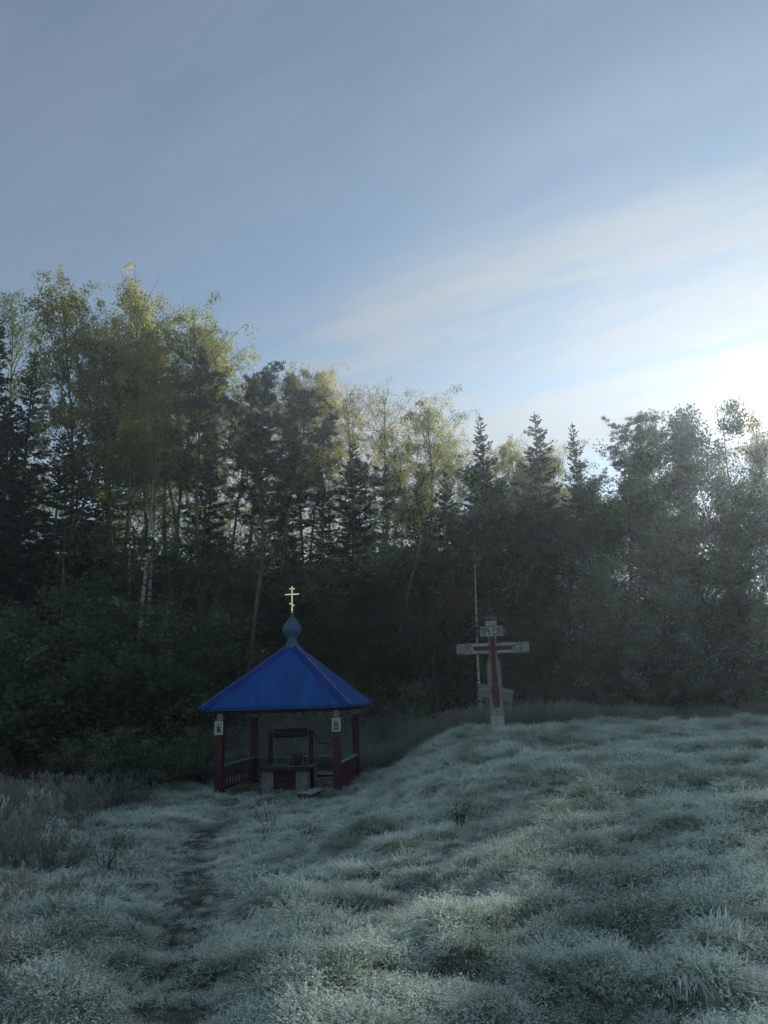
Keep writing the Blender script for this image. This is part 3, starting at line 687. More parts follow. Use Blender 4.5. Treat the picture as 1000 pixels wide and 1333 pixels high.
def gen_pine(seed, H=20., cb=.52, spread=.17, lean=0.0, nb=26):
    rng = np.random.RandomState(seed); tr, cr = MB(), MB()
    T = limb(rng, (0, 0, -.4), (lean, 0, 1), H + .4, 10, (-lean * .6, 0, .1), .12); tr.tube(T, np.linspace(1, .12, 11) * .0095 * H + .01, 8)
    for k in range(7):
        q = rng.uniform(.25, cb); a = rng.rand() * 6.283; B = limb(rng, interp_line(T, np.array([q]))[0], (math.cos(a), math.sin(a), rng.uniform(-.2, .2)), rng.uniform(.5, 1.8), 3, (0, 0, -.2), .4); tr.tube(B, np.linspace(.025, .008, 4), 4, 1, cap=False)
    C, U, V, TI = [], [], [], []
    for k in range(nb):
        q = cb + (1 - cb) * ((k + rng.rand()) / nb) * .99; rel = (q - cb) / (1 - cb); a = k * 2.4 + rng.rand()
        L = spread * H * (.5 + .7 * math.sin(min(1, rel * .9 + .2) * math.pi)) * rng.uniform(.55, 1.15)
        B = limb(rng, interp_line(T, np.array([q]))[0], (math.cos(a), math.sin(a), rng.uniform(-.1, .5) + rel * .4), L, 5, (0, 0, .35), .4)
        tr.tube(B, np.linspace(.0028 * H * (1 - .5 * rel) + .008, .008, 6), 4, 1, cap=False)
        for w in range(rng.randint(6, 10)):
            tt = rng.uniform(.3, 1) if w else 1.0; aa = rng.rand() * 6.283
            D = limb(rng, interp_line(B, np.array([tt]))[0], (math.cos(aa), math.sin(aa), rng.uniform(-.1, .6)), L * rng.uniform(.15, .35) + .25, 3, (0, 0, .3), .4)
            tr.tube(D, np.linspace(.012, .006, 4), 3, 1, cap=False)
            for y in range(5):
                p = interp_line(D, np.array([rng.uniform(.35, 1)]))[0] + rng.normal(size=3) * .10
                n = 13; d = rand_unit(rng, n); d[:, 2] = abs(d[:, 2]) * .9 + .05; d /= np.linalg.norm(d, axis=1)[:, None]; l_ = rng.uniform(.11, .20, n)[:, None]
                C.append(p + d * l_); U.append(d * l_); wv = np.cross(d, rand_unit(rng, n)); wv /= np.linalg.norm(wv, axis=1)[:, None] + 1e-9; V.append(wv * .024); TI.append(rng.uniform(.02, 1, n))
    C, U, V, TI = map(np.concatenate, (C, U, V, TI)); cr.leaves(C, U, V, TI)
    return (tr.mesh('trunk', [M['pine_bark'], M['bark']], True), cr.mesh('crown', [M['needle_pine']]), H)

def gen_bush(seed, H=3.2, W=1.6, nleaf=6500, size=.085, mat='leaf_bush', ti=.4, ns=16, up=1.0):
    rng = np.random.RandomState(seed); tr, cr = MB(), MB(); sec = []
    for k in range(ns):
        a = k * 2.4 + rng.rand(); sp = rng.uniform(.1, 1.0) * W / H
        S = limb(rng, (math.cos(a) * .15, math.sin(a) * .15, -.15), (math.cos(a) * sp, math.sin(a) * sp, up), H * rng.uniform(.55, 1.05), 6, (math.cos(a) * .3, math.sin(a) * .3, -.15), .35)
        tr.tube(S, np.linspace(.008 * H + .006, .004, 7), 4, 0, cap=False)
        for w in range(10):
            tt = rng.uniform(.15, 1); aa = rng.rand() * 6.283
            D = limb(rng, interp_line(S, np.array([tt]))[0], (math.cos(aa), math.sin(aa), rng.uniform(-.1, .9)), H * rng.uniform(.10, .28), 3, (0, 0, -.25), .4)
            tr.tube(D, np.linspace(.007, .003, 4), 3, 0, cap=False); sec.append(D)
    wts = rng.uniform(.1, 1.5, len(sec)); wts /= wts.sum(); cnt = rng.multinomial(nleaf, wts); C, TI = [], []
    for D, n in zip(sec, cnt):
        if n == 0: continue
        C.append(interp_line(D, rng.beta(1.5, 1, n)) + rng.normal(size=(n, 3)) * .028 * H); TI.append(np.clip(ti + rng.normal() * .18 + rng.normal(size=n) * .14, .01, 1))
    C = np.concatenate(C); C[:, 2] = np.maximum(C[:, 2], .03); put_leaves(cr, rng, C, size, .5, np.concatenate(TI), .2)
    return (tr.mesh('stems', [M['twig']], True), cr.mesh('foliage', [M[mat]]), H)

def gen_sapling(seed, H=8., stems=2, pale=True, nleaf=250):
    rng = np.random.RandomState(seed); tr, cr = MB(), MB(); C = []
    for k in range(stems):
        S = limb(rng, (k * .10, 0, -.2), ((k - (stems - 1) / 2) * .10 + rng.normal() * (.015 if stems > 1 else .004), rng.normal() * .01, 1), H * rng.uniform(.82, 1), 9, ((k - .5) * .12 if stems > 1 else 0, 0, .2), .14 if stems > 1 else .025)
        tr.tube(S, np.linspace(1, .08, 10) * .0075 * H, 6)
        for w in range(16):
            tt = rng.uniform(.3, .98); a = rng.rand() * 6.283
            D = limb(rng, interp_line(S, np.array([tt]))[0], (math.cos(a), math.sin(a), rng.uniform(.3, 1.3)), H * rng.uniform(.06, .17), 4, (0, 0, .1), .3); tr.tube(D, np.linspace(.011, .003, 5), 3, 1, cap=False)
            C.append(interp_line(D, rng.rand(max(1, nleaf // (16 * stems)))) + rng.normal(size=(max(1, nleaf // (16 * stems)), 3)) * .08)
    C = np.concatenate(C); put_leaves(cr, rng, C, .085, .6, rng.uniform(.05, .5, len(C)), .4)
    return (tr.mesh('trunk', [{True: M['birch_backlit'], False: M['bark'], 'white': M['birch']}[pale], M['twig']], True), cr.mesh('crown', [M['leaf_birch']]), H)

def place(proto, name, x, y, h, rz, label, cat, group=None, tilt=(0, 0), wide=1.0, parts=('trunk', 'crown')):
    tm, cm, H = proto
    t = thing(name, (x, y, float(hz(x, y)) - .05), 0, label, cat, group)
    s = h / H; t.rotation_euler = (tilt[0], tilt[1], rz); t.scale = (s * wide, s * wide, s)
    link(parts[0], tm, t); link(parts[1], cm, t)
    return t

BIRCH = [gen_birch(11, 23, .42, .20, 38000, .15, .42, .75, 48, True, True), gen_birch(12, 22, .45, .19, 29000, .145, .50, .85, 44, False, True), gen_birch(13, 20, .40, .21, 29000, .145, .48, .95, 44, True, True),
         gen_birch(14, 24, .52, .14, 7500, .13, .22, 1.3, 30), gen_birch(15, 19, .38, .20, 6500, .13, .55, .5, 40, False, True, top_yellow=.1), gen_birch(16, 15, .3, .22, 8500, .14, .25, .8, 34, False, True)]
SPRUCE = [gen_spruce(21, 18, .16), gen_spruce(22, 15, .19), gen_spruce(23, 20, .14)]
PINE = [gen_pine(31, 20, .50, .17), gen_pine(32, 18, .45, .18), gen_pine(33, 20, .60, .14, .15)]
BROAD = [gen_broad(41, nleaf=16000, size=.17), gen_broad(42, 12, .1, .33, 15000, .16), gen_broad(43, 13, .12, .3, 15000, .16, ti=.55), gen_broad(44, 9, .08, .36, 9000, .13, 'leaf_frost', ti=.5), gen_broad(45, 9, .1, .34, 7000, .13, 'leaf_brown', ti=.45)]
BUSH = [gen_bush(51), gen_bush(52, 2.6, 1.8), gen_bush(53, 3.8, 1.7, 7500, .10), gen_bush(54, 2.8, 1.5, 6000, .08, 'leaf_frost', .45), gen_bush(55, 2.2, 1.4, 3500, .07, 'leaf_brown', .5)]
BUSH.append(gen_bush(56, 2.4, 1.7, 6500, .078, 'leaf_bush', .72))
BROAD.append(gen_broad(46, 13, .12, .3, 13000, .16, ti=.5))
SAPL = [gen_sapling(61, 8, 3), gen_sapling(62, 9, 1), gen_sapling(63, 7, 2, False), gen_sapling(64, 9, 1, 'white', 260)]

rt = random.Random(5)
LANDMARKS = [(at(px_, 700, Y_), nm_) for nm_, px_, Y_ in (('the tallest birch', 128, 38), ('the sparse grey birch', 42, 44), ('the bright yellow birch', 238, 40), ('the tufted pine', 322, 39), ('the forked pine', 362, 40),
    ('the leaning red pine', 352, 35), ('the russet birch', 464, 43), ('the drooping birch', 548, 41), ('the lone spruce top', 626, 41), ('the dense spruce', 693, 42), ('the narrow spruce', 746, 43), ('the largest round crown', 868, 42),
    ('the pale birch sapling', 256, 30), ('the broken birch trunk', 530, 33), ('the wooden cross', 648, 25), ('the small rowan', 668, 29), ('the small rimed tree', 800, 31), ('the gazebo', 380, 22), ('the thin crown', 985, 43), ('the golden birch', 280, 43), ('the dry grass', 40, 16), ('the pointed spruce', 4, 33), ('the narrow dark spruce', 62, 31), ('the low bushes', 175, 22), ('the dark sapling', 205, 29))]
def near(x, y):
    return min(LANDMARKS, key=lambda q: (q[0].x - x) ** 2 + (q[0].y - y) ** 2)[1]
def tree(proto, name, px, top, Y, label, group=None, wide=1.0, tilt=0.0, cat='tree', rz=None):
    p = at(px, top + (9 if 'birch' in name else 0), Y); h = p.z - float(hz(p.x, p.y))
    if group: label = label + ', nearest ' + near(p.x, p.y)
    a = rt.random() * 6.28
    return place(proto, name, p.x, p.y, h, a if rz is None else rz, label, cat, group, (0, tilt), wide)

# named trees of the left slope
tree(BIRCH[0], 'birch_tree', 128, 338, 38, 'tallest birch with a broad yellow-green crown above the gazebo bushes', wide=.80)
tree(BIRCH[3], 'birch_tree', 42, 362, 44, 'sparse grey birch with thin hanging twigs between dark spruces')
tree(BIRCH[1], 'birch_tree', 186, 350, 41, 'birch with olive leaves crowding the tallest birch', wide=.72)
tree(BIRCH[2], 'birch_tree', 238, 386, 40, 'birch with bright yellow crown lit by the sun', wide=.85)
tree(BIRCH[1], 'birch_tree', 280, 414, 43, 'birch with golden crown beside the dark pine tops', wide=.72)
tree(BIRCH[0], 'birch_tree', 210, 420, 47, 'birch half hidden behind the yellow crowned birches', wide=.9)
tree(SPRUCE[0], 'spruce_tree', 4, 410, 36, 'dark pointed spruce beside the sparse grey birch', wide=1.0)
tree(SPRUCE[2], 'spruce_tree', 50, 452, 37, 'dark narrow spruce in front of the sparse grey birch', wide=1.1)
tree(SPRUCE[1], 'spruce_tree', -45, 430, 38, 'dark spruce beside the thicket', 'spruces on the slope')
PG = 'dark pines of the slope'; PL = 'dark bare-trunked pine on the slope'
tree(PINE[0], 'pine_tree', 322, 480, 39, 'dark pine whose tufted top stands out against the sky')
tree(PINE[1], 'pine_tree', 362, 498, 40, 'dark pine with forked top beside the tufted pine')
tree(PINE[2], 'pine_tree', 322, 560, 30.5, 'pine with a leaning bare red trunk behind the gazebo dome', tilt=.02, rz=0.0)
for px, top, Y in ((165, 470, 42), (268, 490, 38), (398, 560, 43), (300, 540, 44), (460, 590, 41), (505, 620, 42), (225, 500, 45)):
    tree(PINE[(px // 7) % 2], 'pine_tree', px, top, Y, PL, PG)
SG = 'spruces inside the wooded slope'; SL = 'shaded spruce among the birch trunks'
for px, top, Y in ((110, 560, 40), (150, 500, 43), (272, 540, 41), (372, 540, 42), (455, 572, 41), (20, 520, 35), (80, 560, 36), (545, 600, 42), (420, 610, 39), (575, 610, 40)):
    tree(SPRUCE[(px // 5) % 3], 'spruce_tree', px, top, Y, SL, SG)
tree(BIRCH[2], 'birch_tree', 396, 461, 43, 'tall light-green birch rising beside the dark pines', wide=.72)
tree(BIRCH[1], 'birch_tree', 428, 468, 45, 'slim birch with a hanging green crown beside the russet birch', wide=.7)
tree(BIRCH[4], 'birch_tree', 464, 482, 43, 'nearly bare russet birch with fine upright twigs', wide=.9)
tree(BIRCH[4], 'birch_tree', 492, 494, 47, 'thin russet birch behind the drooping birch', wide=1.0)
tree(BIRCH[2], 'birch_tree', 548, 500, 41, 'wide drooping birch with pale green hanging twigs', wide=.98)
tree(BIRCH[3], 'birch_tree', 590, 530, 45, 'sparse birch behind the drooping birch', wide=.9)
tree(BIRCH[3], 'birch_tree', 350, 470, 48, 'thin-leaved birch behind the dark pines', wide=1.1)
BG = 'birch trunks inside the slope'; BL = 'slender pale birch inside the dark slope'
for px, top, Y in ((196, 480, 36), (204, 520, 37), (185, 540, 38), (330, 600, 44)):
    tree(BIRCH[3], 'birch_tree', px, top, Y, BL, BG)
FG = 'thin trees filling the slope'; FL = 'thin shaded tree between the trunks'
for k, (px, top, Y) in enumerate(((60, 600, 45), (140, 610, 46), (180, 630, 48), (235, 600, 47), (300, 640, 48), (375, 640, 48), (445, 640, 49), (520, 600, 48), (555, 610, 47), (20, 580, 46), (125, 670, 43), (470, 690, 43), (95, 640, 47), (265, 640, 46), (335, 650, 46), (410, 650, 47), (290, 680, 44))):
    tree(BIRCH[5], 'thin_tree', px, top, Y, FL, FG, wide=1.2)
# the misty wood on the right
tree(SPRUCE[0], 'spruce_tree', 626, 538, 41, 'lone pointed spruce top beside the drooping birch', wide=.9)
tree(SPRUCE[1], 'spruce_tree', 693, 537, 42, 'dense spruce with birch leaves crowding its side')
tree(SPRUCE[0], 'spruce_tree', 746, 548, 43, 'tallest narrow spruce of the misty wood', wide=.85)
tree(PINE[1], 'pine_tree', 790, 546, 43, 'tufted pine top beside the narrow spruce in the misty wood')
tree(BIRCH[1], 'birch_tree', 672, 560, 45, 'birch growing against the dense spruce', wide=1.1)
tree(BIRCH[2], 'birch_tree', 718, 563, 46, 'pale yellowish birch between two spruces of the misty wood')
tree(BROAD[0], 'broadleaf_tree', 640, 585, 40, 'rounded broadleaf tree below the lone spruce top', wide=1.0)
tree(BROAD[0], 'broadleaf_tree', 868, 512, 42, 'largest round-crowned tree of the misty wood', wide=.95)
tree(BROAD[2], 'broadleaf_tree', 832, 540, 41, 'loose crown leaning against the largest round-crowned tree', wide=.9)
tree(BROAD[5], 'broadleaf_tree', 925, 524, 43, 'broad crown below the low sun', wide=.85)
tree(BIRCH[5], 'broadleaf_tree', 978, 545, 42, 'thin crown just below the low sun', wide=1.0)
WG = 'trees of the misty wood'; WL = 'shaded broadleaf tree of the misty wood'
for k, (px, top, Y) in enumerate(((600, 640, 38), (655, 655, 37), (700, 630, 39), (745, 640, 38), (795, 620, 40), (850, 650, 37), (905, 640, 38), (955, 650, 38), (1010, 620, 39), (1045, 575, 43), (1100, 560, 45), (1170, 550, 46), (1070, 640, 38), (1150, 620, 40),
                                  (560, 700, 36), (770, 610, 46), (830, 600, 47), (895, 600, 47), (660, 620, 47), (725, 610, 48), (1250, 540, 46))):
    tree(BROAD[5 if px > 880 else k % 3], 'broadleaf_tree', px, top, Y, WL, WG)
tree(BROAD[3], 'broadleaf_tree', 800, 690, 31, 'small rimed tree with pale frosted leaves beside the wooden cross', wide=.9)
tree(BROAD[3], 'broadleaf_tree', 845, 735, 30, 'low rimed tree with drooping frosted branches', wide=1.0)
tree(BROAD[3], 'broadleaf_tree', 760, 745, 31.5, 'rimed young tree between the rowan and the small rimed tree', wide=.8)
tree(BROAD[3], 'broadleaf_tree', 925, 700, 33, 'pale rimed tree above the willow bushes', wide=.9)
tree(BROAD[4], 'broadleaf_tree', 668, 760, 29, 'small rowan with yellowing leaves behind the wooden cross', wide=.8)
tree(BROAD[4], 'broadleaf_tree', 590, 745, 32, 'russet young tree behind the cross roof', wide=.9)
tree(BROAD[4], 'broadleaf_tree', 715, 740, 33, 'russet young tree beside the small rowan', wide=.9)
for px, top, Y in ((620, 780, 32), (520, 770, 33), (460, 790, 33), (400, 800, 34), (575, 800, 31), (740, 800, 32), (480, 745, 37), (420, 745, 38), (300, 770, 35), (540, 720, 37)):
    tree(BROAD[1 if px % 40 else 2], 'broadleaf_tree', px, top, Y, 'young bushy tree at the slope foot', 'undergrowth trees')
# thin stems in front of the dark slope
tree(SAPL[0], 'birch_sapling', 256, 690, 30, 'pale bare birch sapling of several stems beside the gazebo roof', wide=1.0)
tree(SAPL[1], 'birch_sapling', 312, 745, 29, 'single thin bare sapling behind the gazebo roof')
tree(SAPL[3], 'birch_sapling', 611, 672, 26.5, 'straight white birch stem right behind the wooden cross', wide=1.1, tilt=-.01)
tree(SAPL[2], 'bare_sapling', 550, 690, 29, 'dark bare sapling with crooked stem between gazebo and cross')
tree(SAPL[2], 'bare_sapling', 232, 660, 33, 'dark bare sapling beside the pale birch sapling')

for k, (px, top, Y) in enumerate(((30, 690, 27), (95, 660, 28), (150, 700, 26.5), (190, 720, 26))):
    tree(SAPL[2 - k % 2 * 1], 'bare_sapling', px, top, Y, 'thin bare sapling rising out of the thicket', 'bare saplings of the thicket')
def leaning_trunk():
    A, B = at(520, 826, 33), at(545, 690, 34)
    m = MB(); rng = np.random.RandomState(3); P = limb(rng, (0, 0, 0), tuple(B - A), (B - A).length, 7, (.1, 0, .1), .06); m.tube(P, np.linspace(.075, .05, 8), 8)
    base = Vector((A.x, A.y, float(hz(A.x, A.y)))); t = thing('dead_birch', base, 0, 'broken white birch trunk leaning in the dark undergrowth', 'tree')
    o = m.obj('trunk', M['birch_backlit'], t, smooth=True); o.location = A - base
    m = MB(); m.tube([(0, 0, 0), tuple((A - base) * .5 + Vector((.1, .05, 0))), tuple(A - base)], [.10, .09, .075], 8); m.obj('stump', M['bark'], t, smooth=True)
leaning_trunk()

# bushes
def bush(k, px, top, Y, label, group=None, wide=1.0):
    p = at(px, top, Y); h = max(.5, p.z - float(hz(p.x, p.y)))
    if group and k < 4: label = label + ', nearest ' + near(p.x, p.y)
    return place(BUSH[k], 'bush', p.x, p.y, h, rt.random() * 6.28, label, 'bush', group, (0, 0), wide, ('stems', 'foliage'))
for k, (px, top, Y) in enumerate(((20, 740, 27), (75, 715, 28), (120, 735, 27), (170, 760, 27.5), (40, 790, 24.5), (100, 800, 25), (150, 820, 25), (205, 815, 27), (0, 830, 22.5), (-40, 760, 26), (250, 840, 29), (205, 745, 30), (-60, 830, 22))):
    bush(k % 3, px, top, Y, 'tall leafy bush of the dark thicket', 'bushes of the thicket', 1.35)
rb = random.Random(9)
for k in range(24):
    px = 15 + k * 25 + rb.uniform(-9, 9); Y = rb.uniform(38, 52)
    bush(k % 3, px, rb.choice((660, 685, 705, 725)) + rb.uniform(-14, 14), Y, 'dark bush on top of the slope', 'bushes on top of the slope', 1.3)
for px, top, Y in ((165, 930, 20.6), (215, 945, 21.2), (250, 930, 22.6), (120, 945, 20.2)):
    bush(5, px, top, Y, 'low leafy bush beside the gazebo post', 'low bushes beside the gazebo', 1.3)
for px, top, Y in ((60, 950, 19.5), (15, 960, 19.0), (90, 985, 18.5)):
    bush(4, px, top, Y, 'low russet bush edging the dry grass', 'russet bushes', 1.4)
for k, (px, top, Y) in enumerate(((330, 850, 32), (395, 855, 32), (470, 850, 32), (520, 845, 32), (560, 850, 31.5), (600, 865, 31), (290, 850, 31), (700, 860, 31), (740, 870, 31), (780, 850, 31), (500, 820, 33), (440, 830, 33))):
    bush(k % 3, px, top, Y, 'shaded bush at the slope foot', 'bushes at the foot of the slope', 1.4)
for k, (px, top, Y) in enumerate(((940, 790, 29), (985, 775, 28.5), (1030, 770, 29), (905, 850, 28.5), (865, 860, 29), (960, 850, 27.5), (820, 850, 29.5), (1080, 780, 29))):
    bush(3, px, top, Y, 'pale rimed willow bush behind the meadow crest', 'rimed bushes on the meadow edge', 1.2)

# ------------------------------------------------------------------ grass (stuff)
def blade_mb(m, rng, n, L, spread, lean, width, tint, up=.8, curl=1.0, seg=3):
    for k in range(n):
        a = rng.rand() * 6.283; r = spread * math.sqrt(rng.rand()); l_ = L * rng.uniform(.55, 1.15)
        d = np.array([math.cos(a) * .36 + lean, math.sin(a) * .36, up * rng.uniform(.5, 1.25)]); d /= np.linalg.norm(d)
        P = limb(rng, (r * math.cos(a), r * math.sin(a), -.03), d, l_, seg, (lean * curl * .9 + math.cos(a) * .25, math.sin(a) * .25, -1.0 * curl), .25)
        s = np.cross(P[-1] - P[0], (0, 0, 1.)) + rng.normal(size=3) * .01; s /= np.linalg.norm(s) + 1e-9
        w = width * rng.uniform(.7, 1.3); V, tip = [], []
        for q in range(seg):
            ww = w * (1 - .25 * q / seg); V += [P[q] - s * ww / 2, P[q] + s * ww / 2]; tip += [q / seg] * 2
        V.append(P[seg]); tip.append(1.0)
        b = m.n
        m.add(V, [(2 * q, 2 * q + 1, 2 * q + 3, 2 * q + 2) for q in range(seg - 1)], 0, tint[0] + (tint[1] - tint[0]) * rng.rand(), tip)
        m.f.append((np.array([[b + 2 * seg - 2, b + 2 * seg - 1, b + 2 * seg]]), 0, m.f[-1][2]))
def herb_mb(m, rng, n, H, spread, size, tint):
    for k in range(n):
        a = rng.rand() * 6.283; r = spread * math.sqrt(rng.rand()); h = H * rng.uniform(.4, 1.1)
        top = np.array([r * math.cos(a) * 1.3, r * math.sin(a) * 1.3, h]); base = np.array([r * math.cos(a), r * math.sin(a), -.02])
        m.add([base + (.002, 0, 0), base - (.002, 0, 0), top], [(0, 1, 2)], 0, tint[0], [0, 0, .4])
        for q in range(rng.randint(3, 7)):
            b = rng.rand() * 6.283; u = np.array([math.cos(b), math.sin(b), rng.uniform(-.5, .3)]) * size * rng.uniform(.6, 1.2); w = np.array([-math.sin(b), math.cos(b), rng.normal() * .3]) * size * .38
            c = top * rng.uniform(.6, 1)
            m.add([c, c + u * .5 + w, c + u, c + u * .5 - w], [(0, 1, 2, 3)], 0, tint[0] + (tint[1] - tint[0]) * rng.rand(), [.2, .6, 1, .6])
def stem_mb(m, rng, n, H, spread, tint, heads=True, leafy=4):
    for k in range(n):
        a = rng.rand() * 6.283; r = spread * math.sqrt(rng.rand()); h = H * rng.uniform(.5, 1.1)
        P = limb(rng, (r * math.cos(a), r * math.sin(a), -.04), (rng.normal() * .14, rng.normal() * .14, 1), h, 4, (rng.normal() * .35, rng.normal() * .35, -.1), .12)
        t = tint[0] + (tint[1] - tint[0]) * rng.rand(); w = .005
        s = np.array([math.cos(a), math.sin(a), 0]); V, tip = [], []
        for q in range(5): V += [P[q] - s * w * (1 - q * .15), P[q] + s * w * (1 - q * .15)]; tip += [.3 + q * .15] * 2
        m.add(V, [(2 * q, 2 * q + 1, 2 * q + 3, 2 * q + 2) for q in range(4)], 0, t, tip)
        if heads:
            for q in range(9):
                c = P[4] + (P[3] - P[4]) * rng.uniform(0, .7) + rng.normal(size=3) * .02; u = np.array([rng.normal() * .4, rng.normal() * .4, 1]); u = u / np.linalg.norm(u) * .035; w2 = rand_unit(rng, 1)[0] * .010
                m.add([c - u, c + w2, c + u, c - w2], [(0, 1, 2, 3)], 0, t, [.6, .8, 1, .8])
        for q in range(leafy):
            c = interp_line(P, np.array([rng.uniform(.15, .85)]))[0]; b = rng.rand() * 6.283; u = np.array([math.cos(b), math.sin(b), rng.uniform(-.8, .6)]) * rng.uniform(.06, .16); w2 = np.array([-math.sin(b), math.cos(b), 0]) * .011
            m.add([c, c + u * .5 + w2, c + u, c + u * .5 - w2], [(0, 1, 2, 3)], 0, t, [.3, .5, 1, .5])

def scatter(name, protos, pts, idx, rot, scl, label, cat):
    """instances clump meshes on points; the result is one uncountable mass"""
    col = bpy.data.collections.new(name + '_clumps')
    for k, me in enumerate(protos):
        o = bpy.data.objects.new('%s_clump_%02d' % (name, k), me); col.objects.link(o)
    me = bpy.data.meshes.new(name); me.vertices.add(len(pts)); me.vertices.foreach_set('co', np.asarray(pts, np.float32).ravel())
    a = me.attributes.new('idx', 'INT', 'POINT'); a.data.foreach_set('value', np.asarray(idx, np.int32))
    a = me.attributes.new('rot', 'FLOAT_VECTOR', 'POINT'); a.data.foreach_set('vector', np.asarray(rot, np.float32).ravel())
    a = me.attributes.new('scl', 'FLOAT_VECTOR', 'POINT'); a.data.foreach_set('vector', np.asarray(scl, np.float32).ravel())
    ng = bpy.data.node_groups.new(name + '_nodes', 'GeometryNodeTree')
    ng.interface.new_socket('Geometry', in_out='INPUT', socket_type='NodeSocketGeometry'); ng.interface.new_socket('Geometry', in_out='OUTPUT', socket_type='NodeSocketGeometry')
    n, l = ng.nodes, ng.links
    gi, go = n.new('NodeGroupInput'), n.new('NodeGroupOutput'); iop = n.new('GeometryNodeInstanceOnPoints'); ci = n.new('GeometryNodeCollectionInfo')
    ci.inputs['Collection'].default_value = col; ci.inputs['Separate Children'].default_value = True; ci.inputs['Reset Children'].default_value = True
    def na(nm, ty):
        q = n.new('GeometryNodeInputNamedAttribute'); q.data_type = ty; q.inputs['Name'].default_value = nm; return q.outputs['Attribute']
    e2r = n.new('FunctionNodeEulerToRotation'); l.new(na('rot', 'FLOAT_VECTOR'), e2r.inputs[0])
    l.new(gi.outputs[0], iop.inputs['Points']); l.new(ci.outputs[0], iop.inputs['Instance']); iop.inputs['Pick Instance'].default_value = True
    l.new(na('idx', 'INT'), iop.inputs['Instance Index']); l.new(e2r.outputs[0], iop.inputs['Rotation']); l.new(na('scl', 'FLOAT_VECTOR'), iop.inputs['Scale'])
    l.new(iop.outputs[0], go.inputs[0])
    o = link(name, me); md = o.modifiers.new('clumps', 'NODES'); md.node_group = ng
    return tag(o, label, cat, kind='stuff')

